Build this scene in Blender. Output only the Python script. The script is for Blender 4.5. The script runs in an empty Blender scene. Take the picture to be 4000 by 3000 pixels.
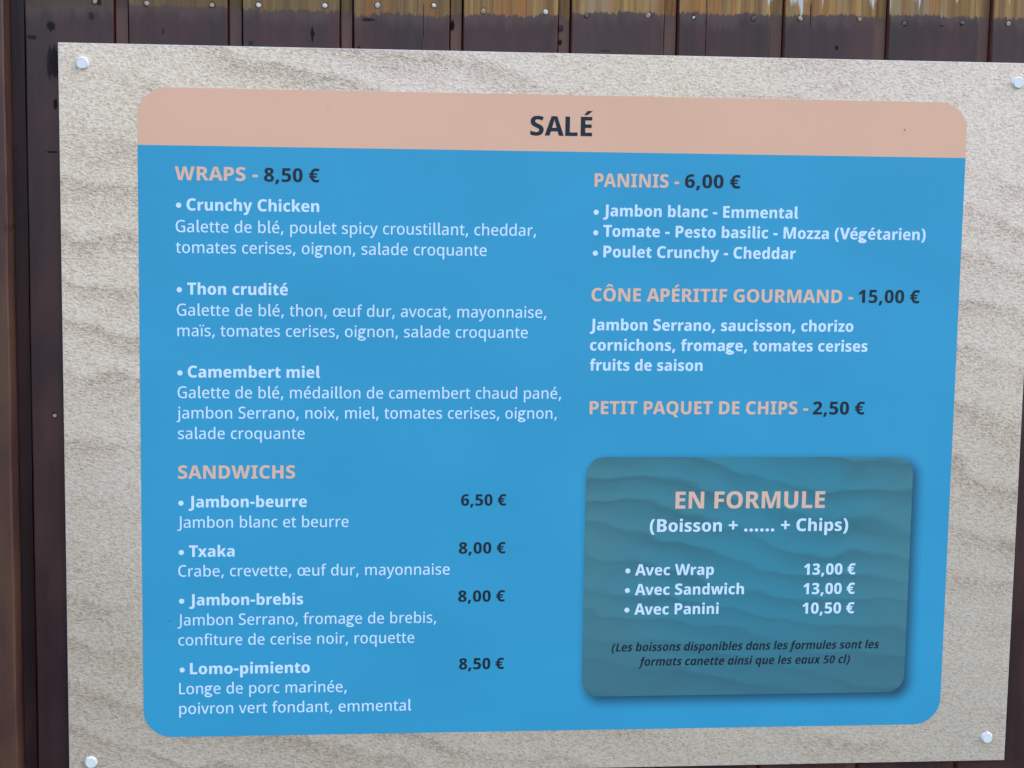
import bpy, math, random
import numpy as np
from mathutils import Vector, Matrix
from mathutils.geometry import delaunay_2d_cdt

# ---------------------------------------------------------------- camera, world, sun, exposure
# World axes: X to the right along the wall, Y away from the viewer (into the wall), Z up.
# Board coordinates used below are (u, v, w): u right, v up, w out of the wall; v = 0 is 1.8 m above the ground.
H0 = 1.8
SC = bpy.context.scene


def W(u, v, w=0.0):
    return Vector((u, -w, v + H0))


cam_data = bpy.data.cameras.new('camera')
cam = bpy.data.objects.new('camera', cam_data)
SC.collection.objects.link(cam)
B2W = Matrix(((1, 0, 0), (0, 0, -1), (0, 1, 0)))
RC = Matrix(((0.994831768853163, -0.0026527528675712687, -0.10150228855897513),
             (0.015330601971110747, 0.9921228130178841, 0.12432737644092241),
             (0.10037292624851203, -0.12524091500665047, 0.987035961292498)))
cam.matrix_world = Matrix.Translation(W(-0.229182, -0.064238, 1.784034)) @ (B2W @ RC).to_4x4()
cam_data.sensor_width = 36.0
cam_data.lens = 63.0
cam_data.clip_start = 0.05
cam_data.clip_end = 5000.0
SC.camera = cam

SUN_ELEV, SUN_AZ = math.radians(55), math.radians(76)     # the wall stands in open shade: the sun is high behind it, to the right
world = bpy.data.worlds.new('World')
SC.world = world
world.use_nodes = True
wn, wl = world.node_tree.nodes, world.node_tree.links
wn.clear()
sky = wn.new('ShaderNodeTexSky')
sky.sky_type = 'NISHITA'
sky.sun_disc = False
sky.sun_elevation = SUN_ELEV
sky.sun_rotation = SUN_AZ
sky.air_density = 1.0
sky.dust_density = 2.0
sky.ozone_density = 1.0
bg = wn.new('ShaderNodeBackground')
bg.inputs['Strength'].default_value = 0.15
wo = wn.new('ShaderNodeOutputWorld')
wl.new(sky.outputs[0], bg.inputs[0])
wl.new(bg.outputs[0], wo.inputs[0])

sun_data = bpy.data.lights.new('sun', 'SUN')
sun_data.energy = 3.0
sun_data.angle = math.radians(0.5)
sun_data.color = (1.0, 0.95, 0.88)
sun = bpy.data.objects.new('sun', sun_data)
SC.collection.objects.link(sun)
sun_dir = Vector((math.sin(SUN_AZ) * math.cos(SUN_ELEV), math.cos(SUN_AZ) * math.cos(SUN_ELEV), math.sin(SUN_ELEV)))
sun.rotation_euler = sun_dir.to_track_quat('Z', 'Y').to_euler()
sun.location = (0, 0, 6)

SC.view_settings.view_transform = 'Standard'
SC.view_settings.look = 'None'
SC.view_settings.gamma = 1.0
SC.view_settings.exposure = 2.15
SC.cycles.max_bounces = 6

random.seed(4)


# ---------------------------------------------------------------- helpers
def mesh_obj(name, verts, faces, mat, parent=None, origin=None, smooth=False, mats=None, face_mats=None):
    """verts in world space; the object's origin is put at `origin` (world)."""
    o0 = Vector(origin) if origin is not None else Vector((0, 0, 0))
    me = bpy.data.meshes.new(name)
    me.from_pydata([tuple(Vector(v) - o0) for v in verts], [], faces)
    for m in (mats or [mat]):
        me.materials.append(m)
    if face_mats:
        for p, k in zip(me.polygons, face_mats):
            p.material_index = k
    if smooth:
        for p in me.polygons:
            p.use_smooth = True
    me.update()
    o = bpy.data.objects.new(name, me)
    SC.collection.objects.link(o)
    place(o, o0, parent)
    return o


ORIGIN = {}


def place(o, o0, parent):
    ORIGIN[o.name] = Vector(o0)
    if parent is not None:
        o.parent = parent
        o.location = Vector(o0) - ORIGIN[parent.name]
    else:
        o.location = o0


def empty(name, loc, label, category):
    o = bpy.data.objects.new(name, None)
    o.empty_display_size = 0.05
    SC.collection.objects.link(o)
    place(o, loc, None)
    o['label'] = label
    o['category'] = category
    return o


class N:
    """small node-graph writer"""
    def __init__(s, name):
        s.m = bpy.data.materials.new(name)
        s.m.use_nodes = True
        s.t = s.m.node_tree
        s.t.nodes.clear()
        s.out = s.t.nodes.new('ShaderNodeOutputMaterial')
        s.b = s.t.nodes.new('ShaderNodeBsdfPrincipled')
        s.t.links.new(s.b.outputs[0], s.out.inputs[0])

    def new(s, t, **k):
        n = s.t.nodes.new(t)
        for a, v in k.items():
            setattr(n, a, v)
        return n

    def put(s, sock, v):
        if isinstance(v, bpy.types.NodeSocket):
            s.t.links.new(v, sock)
        elif isinstance(v, (tuple, list)) and len(v) == 3 and sock.type == 'RGBA':
            sock.default_value = (*v, 1)
        else:
            sock.default_value = v

    def math(s, op, a, b=0.0, c=None, clamp=False):
        n = s.new('ShaderNodeMath', operation=op, use_clamp=clamp)
        s.put(n.inputs[0], a)
        s.put(n.inputs[1], b)
        if c is not None:
            s.put(n.inputs[2], c)
        return n.outputs[0]

    def mix(s, f, a, b, mode='MIX'):
        n = s.new('ShaderNodeMix', data_type='RGBA', blend_type=mode)
        s.put(n.inputs[0], f)
        s.put(n.inputs[6], a)
        s.put(n.inputs[7], b)
        return n.outputs[2]

    def pos(s):
        return s.new('ShaderNodeNewGeometry').outputs['Position']

    def obj(s):
        return s.new('ShaderNodeTexCoord').outputs['Object']

    def sep(s, v):
        n = s.new('ShaderNodeSeparateXYZ')
        s.put(n.inputs[0], v)
        return n.outputs

    def comb(s, x, y, z):
        n = s.new('ShaderNodeCombineXYZ')
        for i, v in enumerate((x, y, z)):
            s.put(n.inputs[i], v)
        return n.outputs[0]

    def noise(s, vec, scale=1.0, detail=2.0, rough=0.5, dist=0.0):
        n = s.new('ShaderNodeTexNoise')
        s.put(n.inputs['Vector'], vec)
        n.inputs['Scale'].default_value = scale
        n.inputs['Detail'].default_value = detail
        n.inputs['Roughness'].default_value = rough
        n.inputs['Distortion'].default_value = dist
        return n.outputs['Fac']

    def mul(s, v, k):
        n = s.new('ShaderNodeVectorMath', operation='MULTIPLY')
        s.put(n.inputs[0], v)
        s.put(n.inputs[1], k)
        return n.outputs[0]

    def step(s, v, lo, hi, a=0.0, b=1.0, smooth=True):
        n = s.new('ShaderNodeMapRange', interpolation_type='SMOOTHSTEP' if smooth else 'LINEAR')
        s.put(n.inputs[0], v)
        s.put(n.inputs[1], lo)
        s.put(n.inputs[2], hi)
        s.put(n.inputs[3], a)
        s.put(n.inputs[4], b)
        return n.outputs[0]

    def attr(s, name):
        n = s.new('ShaderNodeAttribute', attribute_type='OBJECT', attribute_name=name)
        return n.outputs['Fac']

    def bump(s, h, strength, dist):
        n = s.new('ShaderNodeBump')
        s.put(n.inputs['Height'], h)
        n.inputs['Strength'].default_value = strength
        n.inputs['Distance'].default_value = dist
        s.t.links.new(n.outputs[0], s.b.inputs['Normal'])

    def set(s, **k):
        for a, v in k.items():
            s.put(s.b.inputs[a.replace('_', ' ')], v)


# ---------------------------------------------------------------- materials: the printed board
PR, PS = 0.45, 0.26     # roughness and specular of the laminated print


def sheet_wave(n, p):
    """slight buckling of the thin panel: soft, slow changes in its sheen"""
    h = n.math('ADD', n.math('MULTIPLY', n.noise(p, 4.5, 1.0), 1.0), n.math('MULTIPLY', n.noise(p, 60.0, 2.0), 0.02))
    n.bump(h, 0.5, 0.012)


def print_mat(name, col, mottle=0.03):
    n = N(name)
    p = n.pos()
    f = n.noise(p, 9.0, 3.0, 0.6)
    g = n.noise(p, 900.0, 1.0)
    f2 = n.math('ADD', n.math('MULTIPLY', n.math('SUBTRACT', f, 0.5), mottle * 2), n.math('MULTIPLY', n.math('SUBTRACT', g, 0.5), mottle))
    k = n.math('ADD', f2, 1.0)
    c = n.mul(col, n.comb(k, k, k))
    n.set(Base_Color=c, Roughness=PR)
    n.b.inputs['Specular IOR Level'].default_value = PS
    sheet_wave(n, p)
    return n.m


BLUE = (0.036, 0.302, 0.450)
PEACH = (0.785, 0.418, 0.254)
PEACH_INK = (0.790, 0.463, 0.312)
DARK = (0.011, 0.017, 0.026)
WHITE = (0.655, 0.760, 0.835)


def sand_relief(n, p):
    """rippled-sand picture: returns (ripple 0..1, grain 0..1)"""
    x, y, z = n.sep(p)
    wob = n.noise(n.mul(p, (1.0, 1.0, 1.0)), 5.0, 3.0, 0.55)
    wob2 = n.noise(n.mul(p, (1.0, 1.0, 2.2)), 14.0, 2.0, 0.5)
    ph = n.math('ADD', n.math('MULTIPLY', z, 19.0), n.math('MULTIPLY', x, 5.0))
    ph = n.math('ADD', ph, n.math('MULTIPLY', wob, 2.6))
    ph = n.math('ADD', ph, n.math('MULTIPLY', wob2, 0.55))
    fr = n.math('FRACT', ph)
    up = n.math('POWER', n.step(fr, 0.0, 0.80, 0.0, 1.0, smooth=False), 1.7)
    dn = n.step(fr, 0.80, 1.0, 1.0, 0.0)
    rip = n.math('MULTIPLY', up, dn)
    return rip


def sand_mat():
    n = N('printed_sand')
    p = n.pos()
    rip = sand_relief(n, p)
    amp = n.noise(p, 4.0, 2.0)
    # grains printed as little lit and shaded pairs, slanting with the ripples
    sl = n.new('ShaderNodeMapping')
    n.put(sl.inputs[0], p)
    sl.inputs['Rotation'].default_value = (0, math.radians(-18), 0)
    sl.inputs['Scale'].default_value = (0.62, 1.0, 1.2)
    q = sl.outputs[0]
    off = n.new('ShaderNodeVectorMath', operation='ADD')
    n.put(off.inputs[0], q)
    off.inputs[1].default_value = (0.0002, 0.0, 0.00085)
    ga = n.noise(q, 520.0, 2.0, 0.6, 0.9)
    gb = n.noise(off.outputs[0], 520.0, 2.0, 0.6, 0.9)
    g1 = n.math('ADD', 0.5, n.math('MULTIPLY', n.math('SUBTRACT', gb, ga), 1.55))
    g2 = n.noise(q, 470.0, 2.0, 0.7, 1.2)
    vo = n.new('ShaderNodeTexVoronoi')
    n.put(vo.inputs['Vector'], q)
    vo.inputs['Scale'].default_value = 560.0
    g3 = n.sep(vo.outputs['Color'])[0]
    g = n.math('ADD', n.math('MULTIPLY', n.math('SUBTRACT', g1, 0.5), 0.50), n.math('ADD', n.math('MULTIPLY', n.math('SUBTRACT', g2, 0.5), 0.55), n.math('MULTIPLY', n.math('SUBTRACT', g3, 0.5), 0.26)))
    val = n.math('ADD', 0.52, n.math('MULTIPLY', g, 0.95))
    val = n.math('SUBTRACT', val, n.math('MULTIPLY', n.math('MULTIPLY', rip, n.step(amp, 0.34, 0.64)), 0.18))
    val = n.math('ADD', val, n.math('MULTIPLY', n.math('SUBTRACT', n.noise(p, 2.2, 1.0), 0.5), 0.22))
    cr = n.new('ShaderNodeValToRGB')
    e = cr.color_ramp.elements
    e[0].position, e[0].color = 0.05, (0.22, 0.165, 0.115, 1)
    e[1].position, e[1].color = 0.95, (0.98, 0.90, 0.77, 1)
    m = cr.color_ramp.elements.new(0.50)
    m.color = (0.800, 0.600, 0.425, 1)
    n.put(cr.inputs[0], val)
    tint = n.mix(n.step(n.noise(p, 3.2, 1.0), 0.4, 0.62), (1.0, 0.97, 0.91), (1.0, 0.965, 0.96))
    tint = n.mix(n.step(n.sep(p)[2], H0 - 0.66, H0 + 0.02, 1.0, 0.0), tint, (0.67, 0.655, 0.62))      # the printed sand gets darker lower down
    c = n.mix(1.0, cr.outputs[0], tint, 'MULTIPLY')
    n.set(Base_Color=c, Roughness=PR)
    n.b.inputs['Specular IOR Level'].default_value = PS
    sheet_wave(n, p)
    return n.m


def rounded_box_distance(n, p, cx, cz, hx, hz, r):
    x, y, z = n.sep(p)
    ax = n.math('SUBTRACT', n.math('ABSOLUTE', n.math('SUBTRACT', x, cx)), hx - r)
    az = n.math('SUBTRACT', n.math('ABSOLUTE', n.math('SUBTRACT', z, cz)), hz - r)
    mx, mz = n.math('MAXIMUM', ax, 0.0), n.math('MAXIMUM', az, 0.0)
    d = n.math('SQRT', n.math('ADD', n.math('MULTIPLY', mx, mx), n.math('MULTIPLY', mz, mz)))
    ins = n.math('MINIMUM', n.math('MAXIMUM', ax, az), 0.0)
    return n.math('SUBTRACT', n.math('ADD', d, ins), r)


F0, F1, FB, FT = 0.0318, 0.3744, -0.6152, -0.3639       # formula panel in board coordinates


def blue_mat():
    """blue ink; the soft dark rim round the formula box is part of the printed artwork"""
    n = N('printed_blue')
    p = n.pos()
    f = n.noise(p, 7.0, 3.0, 0.6)
    k = n.math('ADD', n.math('MULTIPLY', n.math('SUBTRACT', f, 0.5), 0.16), 1.0)
    k = n.math('ADD', k, n.math('MULTIPLY', n.math('SUBTRACT', n.noise(p, 900.0, 1.0), 0.5), 0.05))
    base = n.mul(BLUE, n.comb(k, k, k))
    d = rounded_box_distance(n, p, (F0 + F1) / 2 + 0.0042, (FB + FT) / 2 - 0.0050 + H0, (F1 - F0) / 2, (FT - FB) / 2, 0.017)
    rim = n.step(d, -0.0085, 0.0115, 0.95, 0.0)
    c = n.mix(rim, base, (0.018, 0.050, 0.085))
    n.set(Base_Color=c, Roughness=PR)
    n.b.inputs['Specular IOR Level'].default_value = PS
    sheet_wave(n, p)
    return n.m


def formula_mat():
    n = N('printed_blue_sand')
    p = n.pos()
    x, y, z = n.sep(p)
    rip = sand_relief(n, n.mul(p, (1.15, 1.0, 1.9)))
    edge = n.math('ABSOLUTE', n.math('SUBTRACT', x, 0.215))
    w = n.step(n.math('ADD', edge, n.math('MULTIPLY', n.math('SUBTRACT', n.noise(p, 9.0, 2.0), 0.5), 0.14)), 0.02, 0.20)
    base = n.mix(w, (0.042, 0.220, 0.262), (0.072, 0.205, 0.212))
    low = n.step(z, H0 + FB, H0 + FB + 0.12, 0.7, 0.0)
    base = n.mix(low, base, (0.054, 0.150, 0.165))
    dk = n.math('MULTIPLY', rip, n.step(n.noise(p, 6.0, 2.0), 0.3, 0.65, 0.22, 0.56))
    c = n.mix(dk, base, (0.036, 0.105, 0.110))
    g = n.math('ADD', 1.0, n.math('MULTIPLY', n.math('SUBTRACT', n.noise(p, 500.0, 2.0), 0.5), 0.10))
    c = n.mul(c, n.comb(g, g, g))
    n.set(Base_Color=c, Roughness=PR)
    n.b.inputs['Specular IOR Level'].default_value = PS
    sheet_wave(n, p)
    return n.m


def plain(name, col, rough=0.5, spec=0.5, metal=0.0, var=0.0, scale=300.0):
    n = N(name)
    c = col
    if var:
        k = n.math('ADD', 1.0 - var / 2, n.math('MULTIPLY', n.noise(n.pos(), scale, 2.0), var))
        c = n.mul(col, n.comb(k, k, k))
    n.set(Base_Color=c, Roughness=rough, Metallic=metal)
    n.b.inputs['Specular IOR Level'].default_value = spec
    return n.m


M_SAND, M_BLUE, M_FORM = sand_mat(), blue_mat(), formula_mat()
M_INK = {'dark': print_mat('printed_dark_ink', DARK), 'peach': print_mat('printed_peach_ink', PEACH_INK),
         'white': print_mat('printed_white_ink', WHITE)}
M_HEAD = print_mat('printed_peach', PEACH)
M_EDGE = plain('board_core', (0.62, 0.55, 0.50), 0.6, var=0.1)
M_CAP = plain('white_plastic', (0.75, 0.715, 0.655), 0.5, 0.22, var=0.03)


# ---------------------------------------------------------------- materials: the plank wall
# nails: u, v in board millimetres, finish, head radius in mm (0 = standard)
NAILS = [(-451.4, 79.6, 'dark', 2.0), (-454.6, 80.4, 'tan', 2.2), (-405.4, 79.9, 'tan', 0), (-343.3, 79.7, 'tan', 2.3), (-298.4, 80.8, 'bright', 0),
         (-234.3, 81.8, 'bright', 0), (-183.2, 83.3, 'bright', 0), (-128.0, 84.6, 'bright', 2.2), (-79.2, 80.1, 'tan', 0), (-17.5, 80.8, 'bright', 0),
         (23.3, 78.2, 'dark', 0), (85.2, 79.9, 'tan', 0), (131.1, 78.7, 'bright', 1.5), (191.7, 79.1, 'dark', 0), (239.6, 80.5, 'tan', 0),
         (300.5, 80.9, 'tan', 2.1), (346.8, 77.9, 'dark', 0), (407.2, 80.0, 'dark', 0), (455.3, 80.1, 'tan', 0), (515.0, 80.0, 'tan', 0),
         (565.0, 80.0, 'dark', 0), (-499.0, -322.5, 'tan', 2.0)]
# knots, splits and scars of the planks: (u, v, half width, half height, strength)
SCARS = [(-0.4965, 0.0560, 0.0042, 0.0055, 0.9), (-0.4940, 0.0200, 0.0085, 0.0170, 0.8), (-0.4935, -0.0180, 0.0022, 0.0060, 0.9),
         (-0.4975, -0.0640, 0.0060, 0.0010, 0.9), (-0.3060, 0.0440, 0.0028, 0.0028, 0.6), (-0.4580, 0.0660, 0.0030, 0.0040, 0.6),
         (-0.2465, 0.0540, 0.0013, 0.0090, 1.0), (-0.2465, 0.0540, 0.0024, 0.0022, 1.0), (-0.2010, 0.0420, 0.0018, 0.0022, 0.8),
         (-0.1920, 0.0690, 0.0080, 0.0018, 0.8), (-0.1090, 0.0660, 0.0022, 0.0060, 1.0), (-0.0020, 0.0520, 0.0026, 0.0032, 0.9),
         (-0.0020, 0.0650, 0.0042, 0.0040, 0.7), (0.2780, 0.0520, 0.0022, 0.0026, 1.0), (0.3860, 0.0760, 0.0026, 0.0012, 0.7),
         (-0.1400, 0.0400, 0.0006, 0.0100, 0.8), (-0.1380, 0.0700, 0.0006, 0.0200, 0.8), (0.1440, 0.0650, 0.0006, 0.0600, 0.9),
         (0.2500, 0.0850, 0.0007, 0.0160, 0.9), (0.3550, 0.0380, 0.0007, 0.0070, 0.7), (-0.3900, 0.0530, 0.0016, 0.0030, 0.5),
         (-0.5150, 0.0450, 0.0060, 0.0020, 0.7), (-0.5375, -0.1370, 0.0022, 0.0050, 0.4), (0.0430, 0.0440, 0.0060, 0.0014, 0.5),
         (-0.4850, -0.6350, 0.0060, 0.0009, 0.7), (0.4650, -0.6900, 0.0030, 0.0030, 0.5)]


def wood_mat(name, stain_a, stain_b):
    n = N(name)
    p = n.pos()
    x, y, z = n.sep(p)
    seed = n.attr('grain_seed')
    pv = n.comb(n.math('ADD', x, seed), y, z)
    grain = n.noise(n.mul(pv, (130.0, 130.0, 3.0)), 1.0, 4.0, 0.6, 0.3)
    fine = n.noise(n.mul(pv, (520.0, 520.0, 9.0)), 1.0, 3.0, 0.6)
    blot = n.noise(n.mul(pv, (16.0, 16.0, 7.0)), 1.0, 3.0, 0.55)
    big = n.noise(n.mul(pv, (3.0, 3.0, 1.3)), 1.0, 2.0)
    st = n.mix(n.step(blot, 0.36, 0.66), stain_a, stain_b)
    k = n.math('ADD', 0.72, n.math('MULTIPLY', grain, 0.56))
    st = n.mul(st, n.comb(k, k, k))
    st = n.mix(n.step(big, 0.45, 0.75, 0.0, 0.35), st, (0.085, 0.050, 0.036))
    # bare weathered wood above the old fascia line, with a brushed, dribbled edge
    edge = n.math('ADD', n.attr('bare_line'), H0)
    wav = n.math('MULTIPLY', n.math('SUBTRACT', n.noise(n.mul(pv, (38.0, 38.0, 0.5)), 1.0, 2.0), 0.5), 0.012)
    drib = n.math('MULTIPLY', n.math('SUBTRACT', n.noise(n.mul(pv, (420.0, 420.0, 14.0)), 1.0, 3.0, 0.7), 0.5), 0.013)
    h = n.math('ADD', n.math('ADD', n.math('SUBTRACT', z, edge), wav), drib)
    bare = n.step(h, -0.0006, 0.0010)
    halo = n.step(n.math('ADD', h, n.math('MULTIPLY', n.math('SUBTRACT', n.noise(n.mul(pv, (90.0, 90.0, 30.0)), 1.0, 3.0), 0.5), 0.03)), -0.016, 0.002, 0.0, 1.0)
    st = n.mix(n.math('MULTIPLY', halo, 0.6), st, (0.105, 0.062, 0.045))
    och = n.mix(n.step(grain, 0.3, 0.7), (0.190, 0.090, 0.026), (0.410, 0.215, 0.068))
    och = n.mix(n.step(n.noise(n.mul(pv, (55.0, 55.0, 1.2)), 1.0, 2.0), 0.5, 0.68), och, (0.34, 0.130, 0.032))
    och = n.mix(n.step(fine, 0.55, 0.75), och, (0.075, 0.045, 0.022))
    och = n.mix(n.step(n.noise(n.mul(pv, (28.0, 28.0, 3.0)), 1.0, 2.0), 0.52, 0.7, 0.0, 0.75), och, (0.30, 0.21, 0.115))
    tone = n.math('MULTIPLY', n.attr('bare_tone'), n.step(n.noise(n.mul(pv, (300.0, 300.0, 6.0)), 1.0, 3.0, 0.7), 0.30, 0.60, 0.55, 1.15), clamp=True)
    och = n.mix(tone, (0.105, 0.062, 0.026), och)
    c = n.mix(n.math('MULTIPLY', bare, n.step(tone, 0.0, 0.25, 0.25, 1.0)), st, och)
    # remnants of old white paint run down over the bare wood
    wp = n.noise(n.mul(pv, (260.0, 260.0, 11.0)), 1.0, 3.0, 0.65)
    wlow = n.noise(n.mul(pv, (85.0, 85.0, 5.0)), 1.0, 2.0)
    hh = n.math('ADD', n.math('MULTIPLY', n.math('SUBTRACT', z, H0 + 0.104), 12.0), n.math('MULTIPLY', n.math('SUBTRACT', wlow, 0.5), 1.6))
    wt = n.step(n.math('ADD', n.math('ADD', wp, hh), n.math('MULTIPLY', n.attr('paint_left'), 0.28)), 0.86, 0.94)
    wt = n.math('MULTIPLY', wt, bare)
    c = n.mix(wt, c, (0.50, 0.47, 0.41))
    # scars and knots; rings round the nails mix rust, dirt and painted contact shade
    d = None
    wob = n.math('MULTIPLY', n.math('SUBTRACT', n.noise(n.mul(p, (420.0, 420.0, 110.0)), 1.0, 4.0, 0.7), 0.5), 3.2)
    acc = 0.0
    for (u, v, a, b, s) in SCARS + [(u_ / 1000, v_ / 1000, 0.0031, 0.0034, 0.75) for (u_, v_, _k, _r) in NAILS]:
        dx = n.math('MULTIPLY', n.math('SUBTRACT', x, u), 1 / a)
        dz = n.math('MULTIPLY', n.math('SUBTRACT', z, v + H0), 1 / b)
        r = n.math('ADD', n.math('MULTIPLY', dx, dx), n.math('MULTIPLY', dz, dz))
        r = n.math('ADD', r, wob)
        acc = n.math('MAXIMUM', acc, n.step(r, 0.35, 1.15, s, 0.0))
    c = n.mix(acc, c, (0.004, 0.003, 0.003))
    n.set(Base_Color=c)
    rough = n.math('ADD', n.math('MULTIPLY', bare, 0.30), n.math('ADD', 0.36, n.math('MULTIPLY', n.math('SUBTRACT', blot, 0.5), 0.35)))
    n.set(Roughness=n.math('ADD', rough, n.math('MULTIPLY', acc, 0.5), clamp=True))
    n.b.inputs['Specular IOR Level'].default_value = 0.26
    hgt = n.math('ADD', n.math('ADD', n.math('MULTIPLY', grain, 0.6), n.math('MULTIPLY', fine, 0.3)), n.math('MULTIPLY', acc, -1.6))
    n.bump(hgt, 0.35, 0.0010)
    return n.m


M_PLANK = wood_mat('stained_planks', (0.038, 0.018, 0.0175), (0.070, 0.027, 0.022))
M_LAP = wood_mat('stained_groove', (0.120, 0.048, 0.033), (0.180, 0.078, 0.050))
M_POST = wood_mat('stained_post', (0.062, 0.024, 0.020), (0.098, 0.044, 0.025))
M_SIDE = plain('plank_edge_stain', (0.170, 0.050, 0.036), 0.7, 0.1, var=0.4, scale=60.0)
M_BACK = plain('dark_light_stop', (0.012, 0.008, 0.007), 0.9)  # for the added light-blocking panel behind the planks
M_NAIL = {'bright': plain('galvanised_nail', (0.52, 0.48, 0.43), 0.6, metal=0.35, var=0.3, scale=900.0),
          'tan': plain('stained_nail', (0.34, 0.25, 0.16), 0.55, metal=0.2, var=0.4, scale=900.0),
          'dark': plain('painted_over_nail', (0.075, 0.050, 0.042), 0.45, var=0.4, scale=900.0)}


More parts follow.
